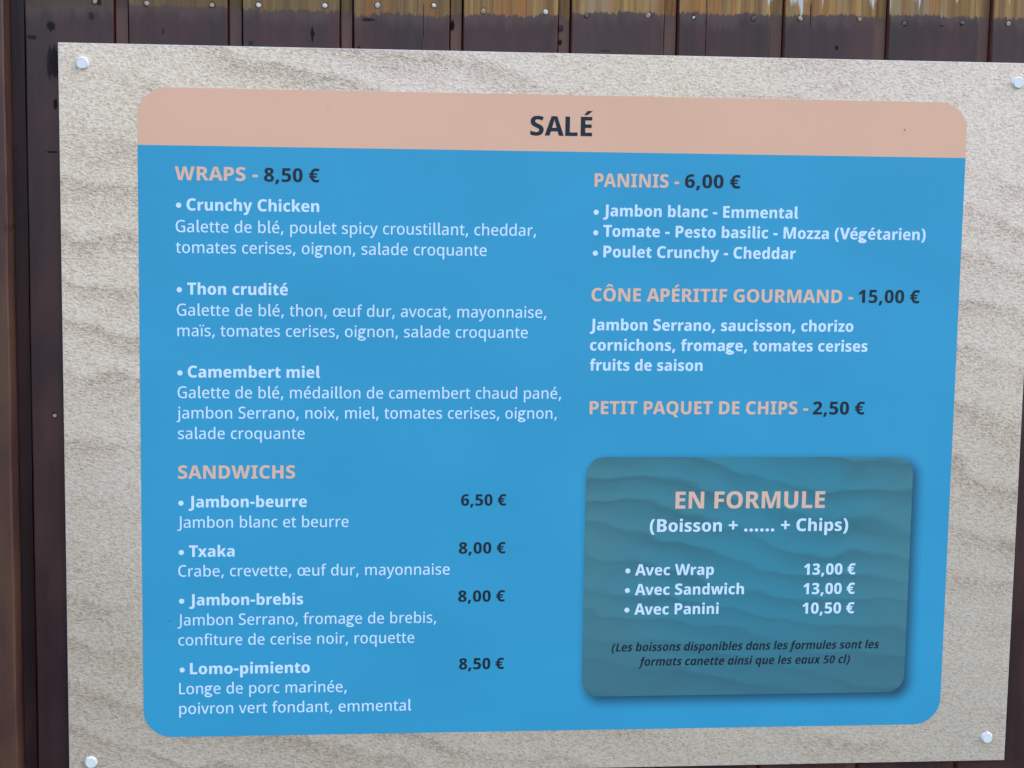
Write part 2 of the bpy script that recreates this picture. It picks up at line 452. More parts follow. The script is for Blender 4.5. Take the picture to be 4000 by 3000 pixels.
# ---------------------------------------------------------------- lettering: glyph outlines (font units, ~ marks a curve control point)
FONT = {}
FONT['R'] = {
 ' ': (260, ''),
 ',': (255, '189,116 196,105 183,52~ 135,-74~ 110,-129 40,-129 54,-71~ 82,64~ 90,116'),
 'C': (569, '364,641 314,641~ 236,600~ 183,524~ 156,420~ 156,357 156,270~ 204,142~ 297,73~ 366,73 407,73~ 481,90~ 516,102 516,19 481,4~ 404,-10~ 353,-10 256,-10~ 124,79~ 56,245~ 56,358 56,437~ 96,571~ 174,670~ 289,724~ 364,724 412,724~ 502,703~ 540,684 505,604 475,619~ 405,641~'),
 'G': (665, '370,380 599,380 599,27 546,8~ 434,-10~ 368,-10 266,-10~ 127,81~ 56,247~ 56,358 56,468~ 134,632~ 284,724~ 392,724 448,724~ 547,701~ 589,680 555,600 519,618~ 435,641~ 390,641 315,641~ 210,573~ 155,446~ 155,357 155,274~ 202,145~ 303,73~ 384,73 423,73~ 481,82~ 505,89 505,297 370,297'),
 'J': (261, '4,-193 -18,-193~ -54,-187~ -68,-181 -68,-100 -54,-104~ -20,-110~ -2,-110 23,-110~ 61,-89~ 84,-37~ 84,8 84,714 178,714 178,11 178,-61~ 136,-151~ 58,-193~'),
 'L': (474, '87,0 87,714 182,714 182,84 452,84 452,0'),
 'S': (503, '461,195 461,132~ 404,41~ 299,-10~ 227,-10 191,-10~ 125,-2~ 69,13~ 46,24 46,116 82,98~ 180,74~ 228,74 273,74~ 334,102~ 365,153~ 365,186 365,220~ 339,266~ 276,306~ 220,328 166,351~ 91,405~ 53,482~ 53,538 53,596~ 108,679~ 205,724~ 268,724 321,724~ 412,702~ 448,685 419,603 384,619~ 307,640~ 267,640 228,640~ 176,614~ 149,569~ 149,539 149,504~ 175,458~ 236,421~ 288,399 344,375~ 421,320~ 461,247~'),
 'a': (515, '265,547 356,547~ 441,457~ 441,364 441,0 373,0 357,75 354,75 334,46~ 289,8~ 232,-10~ 193,-10 147,-10~ 78,28~ 41,101~ 41,151 41,231~ 155,319~ 269,323 350,326 350,357 350,420~ 302,473~ 255,473 221,473~ 154,451~ 121,434 93,503 128,523~ 217,547~|284,259 203,256~ 136,202~ 136,152 136,106~ 182,64~ 220,64 277,64~ 350,139~ 350,212 350,262'),
 'b': (564, '169,565 169,538~ 166,486~ 165,467 169,467 192,503~ 264,547~ 317,547 409,547~ 515,406~ 515,269 515,178~ 467,53~ 378,-10~ 318,-10 264,-10~ 192,33~ 169,67 163,67 146,0 77,0 77,760 169,760|298,469 249,469~ 192,424~ 169,338~ 169,275 169,264 169,167~ 227,67~ 299,67 360,67~ 420,170~ 420,270 420,369~ 360,469~'),
 'c': (438, '274,-10 206,-10~ 105,49~ 50,172~ 50,266 50,361~ 107,486~ 210,548~ 279,548 318,548~ 386,532~ 410,519 382,443 359,453~ 304,467~ 280,467 234,467~ 174,422~ 145,333~ 145,267 145,202~ 174,114~ 234,69~ 277,69 314,69~ 374,86~ 401,100 401,20 376,6~ 313,-10~'),
 'd': (564, '246,-10 155,-10~ 50,131~ 50,268 50,405~ 156,548~ 246,548 282,548~ 337,528~ 380,492~ 395,468 400,468 399,486~ 395,533~ 395,549 395,760 488,760 488,0 414,0 400,70 395,70 380,47~ 338,10~ 283,-10~|266,67 336,67~ 397,157~ 397,249 397,270 397,369~ 339,469~ 265,469 204,469~ 145,362~ 145,267 145,170~ 205,67~'),
 'e': (517, '267,547 332,547~ 423,486~ 470,378~ 470,306 470,250 144,250 146,160~ 222,67~ 294,67 337,67~ 409,86~ 447,105 447,25 410,7~ 336,-10~ 286,-10 213,-10~ 106,56~ 50,179~ 50,265 50,355~ 103,480~ 200,547~|267,473 213,473~ 151,395~ 145,321 378,321 378,365~ 354,433~ 305,473~'),
 'f': (317, '305,464 188,464 188,0 96,0 96,464 13,464 13,510 96,540 96,570 96,670~ 174,765~ 253,765 283,765~ 331,755~ 352,747 329,676 314,681~ 278,689~ 260,689 223,689~ 189,634~ 188,572 188,538 305,538'),
 'g': (564, '247,548 295,548~ 369,508~ 396,467 401,467 412,538 488,538 488,-6 488,-82~ 438,-186~ 336,-240~ 257,-240 205,-240~ 120,-224~ 85,-207 85,-122 122,-142~ 210,-162~ 259,-162 324,-162~ 396,-89~ 396,-18 396,0 396,14~ 398,58~ 399,72 395,72 370,31~ 296,-10~ 246,-10 154,-10~ 50,134~ 50,267 50,400~ 155,548~|264,469 225,469~ 172,422~ 145,332~ 145,266 145,167~ 206,67~ 267,67 300,67~ 350,88~ 381,132~ 397,200~ 397,246 397,269 397,339~ 369,428~ 310,469~'),
 'h': (565, '169,547 169,525~ 166,482~ 163,465 170,465 184,492~ 230,528~ 287,547~ 318,547 376,547~ 453,505~ 492,421~ 492,355 492,0 400,0 400,342 400,407~ 353,469~ 301,469 252,469~ 194,425~ 169,339~ 169,275 169,0 77,0 77,760 169,760'),
 'i': (246, '169,538 169,0 77,0 77,538|124,740 147,740~ 177,712~ 177,682 177,653~ 147,623~ 124,623 101,623~ 70,653~ 70,682 70,712~ 100,740~'),
 'j': (246, '29,-240 7,-240~ -27,-234~ -41,-229 -41,-152 -28,-156~ -1,-162~ 14,-162 43,-162~ 77,-125~ 77,-78 77,538 169,538 169,-78 169,-130~ 139,-202~ 77,-240~|70,682 70,712~ 100,740~ 124,740 147,740~ 177,712~ 177,682 177,653~ 147,623~ 124,623 101,623~ 70,653~'),
 'l': (245, '169,0 77,0 77,760 169,760'),
 'm': (852, '615,548 698,548~ 778,455~ 778,353 778,0 686,0 686,342 686,407~ 641,469~ 594,469 529,469~ 473,379~ 473,293 473,0 382,0 382,343 382,386~ 361,442~ 321,469~ 289,469 243,469~ 191,423~ 169,337~ 169,277 169,0 77,0 77,538 151,538 163,465 168,465 183,493~ 226,529~ 281,548~ 312,548 368,548~ 441,502~ 457,460 462,460 487,505~ 566,548~'),
 'n': (565, '319,548 404,548~ 492,455~ 492,355 492,0 400,0 400,342 400,405~ 353,469~ 301,469 227,469~ 169,373~ 169,276 169,0 77,0 77,538 151,538 163,465 168,465 184,492~ 231,529~ 288,548~'),
 'o': (552, '503,270 503,204~ 472,101~ 414,28~ 329,-10~ 274,-10 224,-10~ 141,28~ 82,101~ 50,204~ 50,270 50,359~ 103,482~ 204,548~ 277,548 345,548~ 447,483~ 503,360~|145,270 145,206~ 172,115~ 231,67~ 276,67 322,67~ 380,115~ 408,206~ 408,270 408,334~ 380,423~ 322,470~ 276,470 207,470~ 145,366~'),
 'p': (564, '318,548 408,548~ 515,408~ 515,270 515,179~ 466,54~ 379,-10~ 318,-10 283,-10~ 226,11~ 184,46~ 169,69 164,69 166,50~ 169,3~ 169,-15 169,-240 77,-240 77,538 152,538 164,465 169,465 185,490~ 226,527~ 281,548~|297,470 252,470~ 196,430~ 170,349~ 169,286 169,268 169,202~ 194,113~ 251,68~ 299,68 340,68~ 393,117~ 420,207~ 420,270 420,365~ 360,470~'),
 'q': (564, '395,-14 395,4~ 397,51~ 400,73 395,73 372,36~ 299,-10~ 244,-10 156,-10~ 50,130~ 50,267 50,360~ 99,484~ 188,548~ 247,548 301,548~ 373,503~ 396,466 400,466 412,538 488,538 488,-240 395,-240|267,68 313,68~ 370,107~ 396,187~ 397,248 397,268 397,370~ 338,470~ 265,470 204,470~ 145,362~ 145,265 145,169~ 205,68~'),
 'r': (379, '310,548 323,548~ 354,545~ 366,541 355,452 343,456~ 316,459~ 302,459 276,459~ 227,434~ 190,388~ 169,323~ 169,283 169,0 77,0 77,538 150,538 162,442 167,442 182,472~ 224,520~ 278,548~'),
 's': (433, '393,148 393,97~ 347,27~ 260,-10~ 199,-10 149,-10~ 74,7~ 45,22 45,109 74,92~ 157,67~ 198,67 252,67~ 303,107~ 303,142 303,161~ 284,193~ 234,223~ 189,242 144,262~ 79,304~ 44,361~ 44,404 44,472~ 146,548~ 229,548 274,548~ 351,529~ 386,511 354,439 324,453~ 260,472~ 226,472 181,472~ 132,438~ 132,409 132,388~ 154,358~ 207,329~ 250,310 295,290~ 359,248~ 393,191~'),
 't': (332, '246,67 263,67~ 299,74~ 312,79 312,7 297,0~ 249,-10~ 224,-10 183,-10~ 120,21~ 83,90~ 83,150 83,464 17,464 17,510 86,542 118,659 176,659 176,538 307,538 307,464 176,464 176,155 176,111~ 212,67~'),
 'u': (565, '489,538 489,0 414,0 402,71 397,71 382,44~ 334,8~ 278,-10~ 246,-10 188,-10~ 111,34~ 72,121~ 72,186 72,538 165,538 165,199 165,133~ 213,68~ 263,68 313,68~ 372,112~ 396,196~ 396,258 396,538'),
 'v': (467, '181,0 1,538 99,538 196,221 203,201~ 217,153~ 228,108~ 231,90 235,90 237,105~ 248,147~ 263,194~ 269,214 369,538 466,538 285,0'),
 'x': (481, '185,276 24,538 127,538 241,342 356,538 458,538 296,274 466,0 363,0 241,208 118,0 16,0'),
 'y': (468, '2,538 100,538 199,234 207,211~ 220,166~ 231,122~ 234,101 238,101 243,127~ 264,197~ 275,234 369,538 467,538 262,-73 244,-127~ 196,-201~ 128,-240~ 80,-240 60,-240~ 28,-235~ 15,-232 15,-156 25,-158~ 53,-162~ 67,-162 94,-162~ 132,-141~ 159,-97~ 170,-65 193,0'),
 'é': (517, '267,547 332,547~ 423,486~ 470,378~ 470,306 470,250 144,250 146,160~ 222,67~ 294,67 337,67~ 409,86~ 447,105 447,25 410,7~ 336,-10~ 286,-10 213,-10~ 106,56~ 50,179~ 50,265 50,355~ 103,480~ 200,547~|267,473 213,473~ 151,395~ 145,321 378,321 378,365~ 354,433~ 305,473~|408,756 399,742~ 364,702~ 323,659~ 282,620~ 265,606 204,606 204,618 220,640~ 255,691~ 287,744~ 298,766 408,766'),
 'ï': (246, '169,0 77,0 77,538 169,538|-16,677 -16,704~ 12,729~ 32,729 52,729~ 80,704~ 80,677 80,651~ 52,625~ 32,625 12,625~ -16,651~|166,677 166,704~ 194,729~ 214,729 233,729~ 262,704~ 262,677 262,651~ 233,625~ 214,625 194,625~ 166,651~'),
 'ı': (246, '169,0 77,0 77,538 169,538'),
 'œ': (861, '614,547 678,547~ 767,486~ 813,377~ 813,306 813,250 494,250 495,157~ 569,67~ 638,67 682,67~ 753,85~ 790,104 790,25 754,7~ 681,-10~ 633,-10 572,-10~ 478,42~ 449,93 421,42~ 331,-10~ 271,-10 205,-10~ 105,56~ 49,181~ 49,270 49,358~ 102,482~ 203,547~ 274,547 331,547~ 419,495~ 447,445 465,479~ 514,524~ 577,547~|272,470 204,470~ 145,370~ 145,270 145,203~ 172,113~ 229,67~ 273,67 317,67~ 373,112~ 400,201~ 400,267 400,335~ 373,425~ 316,470~|612,472 561,472~ 501,397~ 495,321 721,321 721,366~ 698,434~ 650,472~'),
}
FONT['B'] = {
 ' ': (260, ''),
 '(': (350, '40,274 40,399~ 112,624~ 187,714 320,714 252,621~ 182,394~ 182,275 182,158~ 252,-67~ 319,-158 187,-158 112,-71~ 40,151~'),
 ')': (350, '310,274 310,151~ 238,-71~ 163,-158 31,-158 98,-67~ 168,158~ 168,275 168,394~ 98,621~ 30,714 163,714 238,624~ 310,399~'),
 '+': (570, '342,410 524,410 524,296 342,296 342,111 227,111 227,296 45,296 45,410 227,410 227,596 342,596'),
 ',': (302, '227,116 234,105 221,53~ 176,-67~ 148,-129 28,-129 44,-64~ 69,63~ 77,116'),
 '-': (321, '27,201 27,335 293,335 293,201'),
 '.': (290, '53,75 53,121~ 104,163~ 146,163 186,163~ 238,120~ 238,75 238,30~ 186,-13~ 146,-13 104,-13~ 53,30~'),
 '0': (570, '531,357 531,271~ 505,136~ 447,41~ 353,-10~ 285,-10 201,-10~ 91,77~ 39,241~ 39,357 39,474~ 87,638~ 195,724~ 285,724 369,724~ 478,638~ 531,473~|199,357 199,278~ 215,174~ 251,121~ 285,121 318,121~ 355,173~ 370,278~ 370,357 370,435~ 355,540~ 318,593~ 285,593 251,593~ 215,540~ 199,435~'),
 '1': (570, '423,0 261,0 261,396 261,412~ 261,460~ 263,514~ 264,537 251,522~ 229,500~ 216,489 138,423 53,526 280,714 423,714'),
 '2': (570, '527,0 34,0 34,111 207,291 260,348~ 322,421~ 349,479~ 349,511 349,550~ 302,588~ 266,588 228,588~ 160,551~ 118,515 31,619 62,648~ 132,695~ 221,724~ 282,724 352,724~ 453,675~ 509,587~ 509,530 509,472~ 467,376~ 382,280~ 320,220 239,140 239,135 527,135'),
 '3': (570, '504,554 504,505~ 464,434~ 396,388~ 353,376 353,373 436,362~ 524,278~ 524,203 524,144~ 463,46~ 338,-10~ 240,-10 177,-10~ 82,9~ 37,29 37,166 82,143~ 179,119~ 220,119 295,119~ 354,169~ 354,212 354,243~ 324,284~ 253,304~ 193,304 144,304 144,429 194,429 248,429~ 315,452~ 346,494~ 346,521 346,557~ 296,593~ 254,593 222,593~ 166,576~ 122,554~ 106,543 38,652 81,683~ 193,724~ 276,724 384,724~ 504,632~'),
 '5': (570, '304,460 366,460~ 465,406~ 521,307~ 521,235 521,157~ 459,47~ 336,-10~ 244,-10 185,-10~ 88,10~ 51,29 51,165 88,146~ 189,120~ 233,120 272,120~ 328,144~ 358,193~ 358,229 358,278~ 293,332~ 227,332 201,332~ 146,322~ 125,316 63,349 90,714 474,714 474,577 227,577 216,450 232,453~ 272,460~'),
 '6': (570, '39,303 39,365~ 57,487~ 101,594~ 180,677~ 302,724~ 390,724 412,724~ 469,719~ 488,716 488,587 469,592~ 421,597~ 390,597 334,597~ 258,566~ 212,511~ 190,433~ 187,385 193,385 206,409~ 244,446~ 300,468~ 338,468 399,468~ 487,414~ 534,312~ 534,240 534,162~ 476,50~ 369,-10~ 295,-10 240,-10~ 147,28~ 78,105~ 39,224~|292,120 330,120~ 378,177~ 378,237 378,286~ 337,342~ 294,342 265,342~ 223,315~ 200,273~ 200,250 200,226~ 212,180~ 234,143~ 269,120~'),
 '8': (570, '286,724 387,724~ 512,637~ 512,551 512,509~ 480,444~ 425,395~ 388,376 426,356~ 492,303~ 533,235~ 533,188 533,130~ 477,40~ 368,-10~ 285,-10 201,-10~ 91,39~ 37,127~ 37,186 37,235~ 71,303~ 131,354~ 169,373 137,394~ 87,445~ 58,511~ 58,552 58,609~ 117,685~ 220,724~|186,191 186,155~ 236,109~ 283,109 334,109~ 384,153~ 384,189 384,214~ 357,254~ 315,285~ 293,296 279,304 251,290~ 210,257~ 186,217~|285,605 253,605~ 210,570~ 210,538 210,517~ 229,484~ 264,457~ 285,446 305,457~ 339,482~ 360,515~ 360,538 360,570~ 317,605~'),
 'A': (682, '507,0 459,159 223,159 175,0 0,0 237,717 443,717 682,0|381,443 376,460~ 361,521~ 345,585~ 341,606 337,583~ 323,523~ 308,464~ 303,443 259,294 425,294'),
 'B': (652, '312,714 457,714~ 587,626~ 587,536 587,491~ 555,426~ 503,386~ 471,379 471,374 505,367~ 566,330~ 604,263~ 604,207 604,143~ 541,49~ 425,0~ 344,0 80,0 80,714|317,431 375,431~ 421,476~ 421,514 421,551~ 368,588~ 311,588 242,588 242,431|242,310 242,128 328,128 388,128~ 436,179~ 436,221 436,246~ 415,286~ 365,310~ 323,310'),
 'C': (626, '387,589 348,589~ 286,557~ 242,496~ 219,410~ 219,355 219,281~ 258,178~ 336,125~ 395,125 440,125~ 525,148~ 567,165 567,27 523,8~ 431,-10~ 376,-10 265,-10~ 122,81~ 52,246~ 52,356 52,437~ 96,572~ 181,670~ 306,724~ 387,724 439,724~ 546,701~ 596,676 545,547 509,565~ 431,589~'),
 'D': (713, '661,370 661,247~ 572,82~ 409,0~ 297,0 80,0 80,714 313,714 423,714~ 579,635~ 661,482~|493,364 493,438~ 452,534~ 371,581~ 311,581 242,581 242,134 297,134 397,134~ 493,248~'),
 'E': (537, '487,0 80,0 80,714 487,714 487,581 242,581 242,437 470,437 470,304 242,304 242,134 487,134'),
 'F': (520, '240,0 80,0 80,714 485,714 485,581 240,581 240,411 468,411 468,278 240,278'),
 'G': (718, '367,406 651,406 651,31 595,12~ 463,-10~ 388,-10 285,-10~ 134,73~ 52,238~ 52,359 52,471~ 137,635~ 299,724~ 417,724 481,724~ 594,700~ 638,680 585,551 548,569~ 464,589~ 417,589 350,589~ 262,529~ 220,423~ 220,355 220,283~ 261,180~ 342,125~ 404,125 429,125~ 480,131~ 497,136 497,278 367,278'),
 'H': (739, '658,0 496,0 496,304 243,304 243,0 80,0 80,714 243,714 243,438 496,438 496,714 658,714'),
 'I': (402, '367,0 35,0 35,92 120,122 120,593 35,622 35,714 367,714 367,622 282,593 282,122 367,92'),
 'J': (323, '15,-215 -15,-215~ -59,-208~ -76,-204 -76,-75 -61,-79~ -26,-85~ -7,-85 24,-85~ 63,-60~ 82,-5~ 82,39 82,714 244,714 244,52 244,-45~ 186,-162~ 83,-215~'),
 'L': (548, '80,0 80,714 242,714 242,134 516,134 516,0'),
 'M': (930, '387,0 220,542 216,542 219,520~ 222,455~ 225,381~ 225,346 225,0 80,0 80,714 300,714 464,192 468,192 631,714 850,714 850,0 699,0 699,349 699,382~ 701,454~ 705,519~ 706,541 702,541 536,0'),
 'N': (792, '712,0 505,0 221,523 217,523 219,499~ 223,434~ 225,369~ 225,340 225,0 80,0 80,714 286,714 569,197 572,197 571,220~ 568,282~ 566,347~ 566,373 566,714 712,714'),
 'O': (770, '717,358 717,275~ 677,139~ 596,42~ 471,-10~ 385,-10 299,-10~ 174,42~ 92,140~ 52,275~ 52,359 52,471~ 124,635~ 272,725~ 386,725 500,725~ 647,634~ 717,470~|223,358 223,286~ 256,182~ 329,127~ 385,127 443,127~ 514,182~ 547,286~ 547,358 547,467~ 472,590~ 386,590 329,590~ 256,535~ 223,431~'),
 'P': (610, '306,714 440,714~ 570,598~ 570,492 570,443~ 542,356~ 479,288~ 376,249~ 301,249 242,249 242,0 80,0 80,714|300,581 242,581 242,382 287,382 323,382~ 378,403~ 407,449~ 407,487 407,532~ 355,581~'),
 'Q': (770, '717,358 717,280~ 682,148~ 610,52~ 553,25 719,-170 516,-170 395,-10 393,-10~ 386,-10~ 383,-10 298,-10~ 173,43~ 92,140~ 52,276~ 52,359 52,471~ 124,635~ 272,725~ 386,725 500,725~ 646,635~ 717,470~|223,358 223,286~ 256,182~ 329,127~ 385,127 443,127~ 514,182~ 547,286~ 547,358 547,467~ 472,590~ 386,590 329,590~ 256,535~ 223,431~'),
 'R': (645, '298,714 391,714~ 514,667~ 575,575~ 575,505 575,459~ 544,386~ 488,333~ 451,314 649,0 465,0 313,271 242,271 242,0 80,0 80,714|295,588 242,588 242,395 295,395 349,395~ 411,443~ 411,498 411,528~ 387,567~ 335,588~'),
 'S': (554, '518,210 518,150~ 459,50~ 341,-10~ 252,-10 208,-10~ 137,-1~ 75,17~ 44,32 44,180 95,154~ 206,125~ 255,125 289,125~ 334,143~ 356,175~ 356,195 356,219~ 331,251~ 272,283~ 222,305 168,329~ 91,384~ 50,463~ 50,522 50,588~ 113,677~ 227,724~ 302,724 366,724~ 471,696~ 514,676 465,548 422,567~ 337,591~ 298,591 268,591~ 230,575~ 211,547~ 211,529 211,506~ 237,474~ 297,441~ 350,417 404,394~ 479,339~ 518,265~'),
 'T': (564, '363,0 201,0 201,579 20,579 20,714 544,714 544,579 363,579'),
 'U': (729, '653,271 653,185~ 589,59~ 459,-10~ 362,-10 222,-10~ 76,136~ 76,268 76,714 238,714 238,278 238,200~ 302,127~ 365,127 410,127~ 465,160~ 491,228~ 491,279 491,714 653,714'),
 'V': (651, '651,714 418,0 232,0 0,714 179,714 290,325 297,302~ 311,241~ 323,181~ 325,160 328,181~ 340,241~ 353,301~ 360,324 472,714'),
 'W': (982, '969,714 794,0 607,0 522,351 519,364~ 510,407~ 500,456~ 493,502~ 491,518 489,503~ 482,457~ 472,408~ 463,364~ 459,351 375,0 188,0 13,714 171,714 255,338 259,322~ 268,273~ 278,221~ 287,172~ 289,153 293,180~ 304,246~ 317,313~ 331,373~ 336,395 415,714 566,714 645,394 651,373~ 664,312~ 677,244~ 689,178~ 692,153 695,178~ 707,247~ 721,315~ 726,337 811,714'),
 'a': (559, '297,558 393,558~ 495,459~ 495,363 495,0 386,0 358,74 355,74 334,45~ 289,8~ 230,-10~ 189,-10 142,-10~ 72,32~ 35,110~ 35,163 35,250~ 148,337~ 258,341 342,344 342,361 342,405~ 304,443~ 270,443 238,443~ 168,421~ 130,403 87,510 129,533~ 235,558~|295,249 239,247~ 191,207~ 191,170 191,137~ 223,105~ 251,105 290,105~ 342,158~ 342,205 342,252'),
 'b': (590, '219,581 219,556~ 216,503~ 214,477 219,477 241,514~ 309,558~ 360,558 445,558~ 548,412~ 548,275 548,184~ 500,56~ 415,-10~ 357,-10 305,-10~ 243,28~ 219,58 210,58 186,0 65,0 65,760 219,760|308,433 276,433~ 237,401~ 219,339~ 219,291 219,267 219,191~ 260,116~ 310,116 350,116~ 391,197~ 391,277 391,354~ 351,433~'),
 'c': (482, '289,-10 212,-10~ 101,50~ 42,175~ 42,271 42,366~ 105,493~ 220,558~ 298,558 344,558~ 424,538~ 457,520 412,402 384,416~ 329,432~ 301,432 269,432~ 223,397~ 199,326~ 199,272 199,219~ 223,150~ 269,117~ 302,117 339,117~ 410,140~ 442,160 442,33 412,13~ 336,-10~'),
 'd': (590, '231,-10 145,-10~ 42,137~ 42,274 42,412~ 146,558~ 232,558 266,558~ 318,539~ 358,503~ 372,478 377,478 374,502~ 370,562~ 370,587 370,760 525,760 525,0 405,0 377,66 370,66 356,43~ 317,9~ 265,-10~|285,115 335,115~ 377,184~ 378,257 378,278 378,354~ 336,431~ 284,431 243,431~ 198,351~ 198,273 198,193~ 244,115~'),
 'e': (554, '283,558 356,558~ 459,500~ 514,389~ 514,309 514,233 196,233 198,172~ 260,106~ 320,106 366,106~ 442,126~ 484,147 484,29 446,9~ 360,-10~ 301,-10 221,-10~ 105,52~ 42,178~ 42,271 42,366~ 101,493~ 210,558~|288,446 250,446~ 202,393~ 199,336 371,336 371,370~ 352,418~ 315,446~'),
 'f': (363, '353,429 243,429 243,0 89,0 89,429 16,429 16,506 91,548 91,563 91,669~ 173,765~ 261,765 297,765~ 357,753~ 389,741 356,635 342,639~ 309,646~ 291,646 266,646~ 243,610~ 243,570 243,548 353,548'),
 'g': (590, '233,558 283,558~ 351,518~ 374,479 380,479 393,548 525,548 525,10 525,-71~ 468,-183~ 350,-240~ 259,-240 201,-240~ 110,-224~ 69,-205 69,-74 114,-95~ 200,-115~ 253,-115 310,-115~ 371,-64~ 371,-12 371,-1 371,13~ 374,54~ 376,71 371,71 349,33~ 282,-10~ 230,-10 144,-10~ 42,137~ 42,272 42,409~ 146,558~|284,434 256,434~ 218,397~ 198,324~ 198,270 198,190~ 242,114~ 286,114 311,114~ 346,131~ 367,165~ 378,217~ 378,253 378,277 378,330~ 360,400~ 318,434~'),
 'h': (604, '219,613 219,570~ 214,502~ 211,479 219,479 234,507~ 277,541~ 330,558~ 362,558 416,558~ 496,515~ 540,427~ 540,358 540,0 386,0 386,316 386,374~ 352,431~ 316,431 279,431~ 237,392~ 219,313~ 219,255 219,0 65,0 65,760 219,760'),
 'i': (286, '220,548 220,0 66,0 66,548|144,765 180,765~ 227,731~ 227,688 227,647~ 179,612~ 144,612 107,612~ 61,647~ 61,688 61,731~ 106,765~'),
 'k': (575, '220,435 220,403~ 215,332~ 211,301 215,301 222,313~ 241,342~ 260,371~ 268,382 393,548 564,548 384,317 575,0 400,0 277,215 220,167 220,0 65,0 65,760 220,760'),
 'l': (285, '219,0 65,0 65,760 219,760'),
 'm': (903, '666,558 752,558~ 840,462~ 840,358 840,0 686,0 686,315 686,377~ 652,431~ 617,431 568,431~ 529,349~ 529,270 529,0 376,0 376,315 376,355~ 361,407~ 331,431~ 308,431 274,431~ 235,391~ 219,312~ 219,254 219,0 65,0 65,548 184,548 205,479 211,479 225,504~ 268,539~ 326,558~ 362,558 419,558~ 490,516~ 510,479 517,479 541,518~ 617,558~'),
 'n': (604, '363,558 445,558~ 540,461~ 540,358 540,0 387,0 387,316 387,373~ 353,431~ 315,431 260,431~ 219,345~ 219,255 219,0 65,0 65,548 184,548 204,477 211,477 227,503~ 272,540~ 329,558~'),
 'o': (582, '539,275 539,211~ 507,106~ 444,31~ 351,-10~ 289,-10 232,-10~ 141,31~ 76,106~ 42,211~ 42,275 42,364~ 99,490~ 211,558~ 292,558 365,558~ 476,493~ 539,367~|198,275 198,222~ 217,148~ 259,111~ 291,111 324,111~ 364,148~ 383,222~ 383,275 383,329~ 364,401~ 324,438~ 290,438 242,438~ 198,355~'),
 'p': (590, '359,558 447,558~ 548,412~ 548,275 548,183~ 499,56~ 414,-10~ 358,-10 323,-10~ 271,10~ 233,42~ 219,63 214,63 216,39~ 219,-8~ 219,-30 219,-240 65,-240 65,548 190,548 212,477 219,477 235,503~ 274,539~ 325,558~|307,434 276,434~ 237,403~ 220,339~ 219,290 219,270 219,219~ 236,151~ 275,117~ 308,117 336,117~ 373,152~ 391,222~ 391,275 391,356~ 349,434~'),
 'r': (419, '353,558 367,558~ 397,555~ 408,552 393,401 383,404~ 356,408~ 336,408 314,408~ 272,393~ 239,362~ 220,313~ 220,277 220,0 66,0 66,548 182,548 205,458 213,458 226,485~ 269,531~ 323,558~'),
 's': (462, '426,163 426,110~ 379,32~ 286,-10~ 215,-10 163,-10~ 79,5~ 39,21 39,154 80,134~ 171,110~ 207,110 243,110~ 278,132~ 278,153 278,167~ 261,189~ 214,214~ 170,233 127,252~ 68,297~ 38,358~ 38,401 38,477~ 149,558~ 242,558 291,558~ 376,536~ 420,515 377,407 343,424~ 272,446~ 244,446 216,446~ 186,427~ 186,410 186,397~ 202,377~ 248,354~ 291,334 334,315~ 394,270~ 426,209~'),
 't': (395, '292,116 312,116~ 351,125~ 371,133 371,17 345,5~ 285,-10~ 244,-10 195,-10~ 122,25~ 83,104~ 83,172 83,429 18,429 18,499 95,546 136,662 237,662 237,548 364,548 364,429 237,429 237,180 237,148~ 265,116~'),
 'u': (604, '538,548 538,0 420,0 401,69 392,69 377,42~ 330,7~ 273,-10~ 241,-10 187,-10~ 107,34~ 63,123~ 63,191 63,548 217,548 217,234 217,176~ 250,117~ 287,117 326,117~ 368,157~ 384,233~ 384,287 384,548'),
 'v': (538, '189,0 1,548 161,548 247,239 251,227~ 258,194~ 265,161~ 266,146 269,146 270,159~ 276,191~ 284,223~ 287,236 377,548 537,548 349,0'),
 'w': (813, '434,262 429,287~ 418,345~ 410,399~ 407,416 404,416 401,398~ 392,343~ 382,284~ 375,259 315,0 147,0 10,548 163,548 210,327 215,302~ 226,239~ 234,175~ 236,148 239,148 241,166~ 247,211~ 255,258~ 264,301~ 267,316 322,548 494,548 546,314 551,290~ 562,231~ 572,172~ 574,148 577,148 579,173~ 587,234~ 597,296~ 603,322 653,548 803,548 664,0 494,0'),
 'x': (547, '171,280 16,548 188,548 274,383 360,548 532,548 375,280 539,0 366,0 273,177 179,0 8,0'),
 'y': (538, '1,548 163,548 249,254 254,240~ 261,209~ 267,178~ 268,164 272,164 275,185~ 286,230~ 293,253 378,548 537,548 335,-47 313,-111~ 255,-198~ 172,-240~ 112,-240 89,-240~ 54,-235~ 40,-232 40,-106 50,-109~ 77,-112~ 92,-112 119,-112~ 154,-91~ 179,-49~ 189,-19 198,6'),
 'z': (452, '427,0 25,0 25,92 244,427 37,427 37,548 418,548 418,448 206,121 427,121'),
 'É': (537, '487,0 80,0 80,714 487,714 487,581 242,581 242,437 470,437 470,304 242,304 242,134 487,134|492,922 477,908~ 430,868~ 376,825~ 325,785~ 306,772 199,772 199,785 216,805~ 258,856~ 300,910~ 314,932 492,932'),
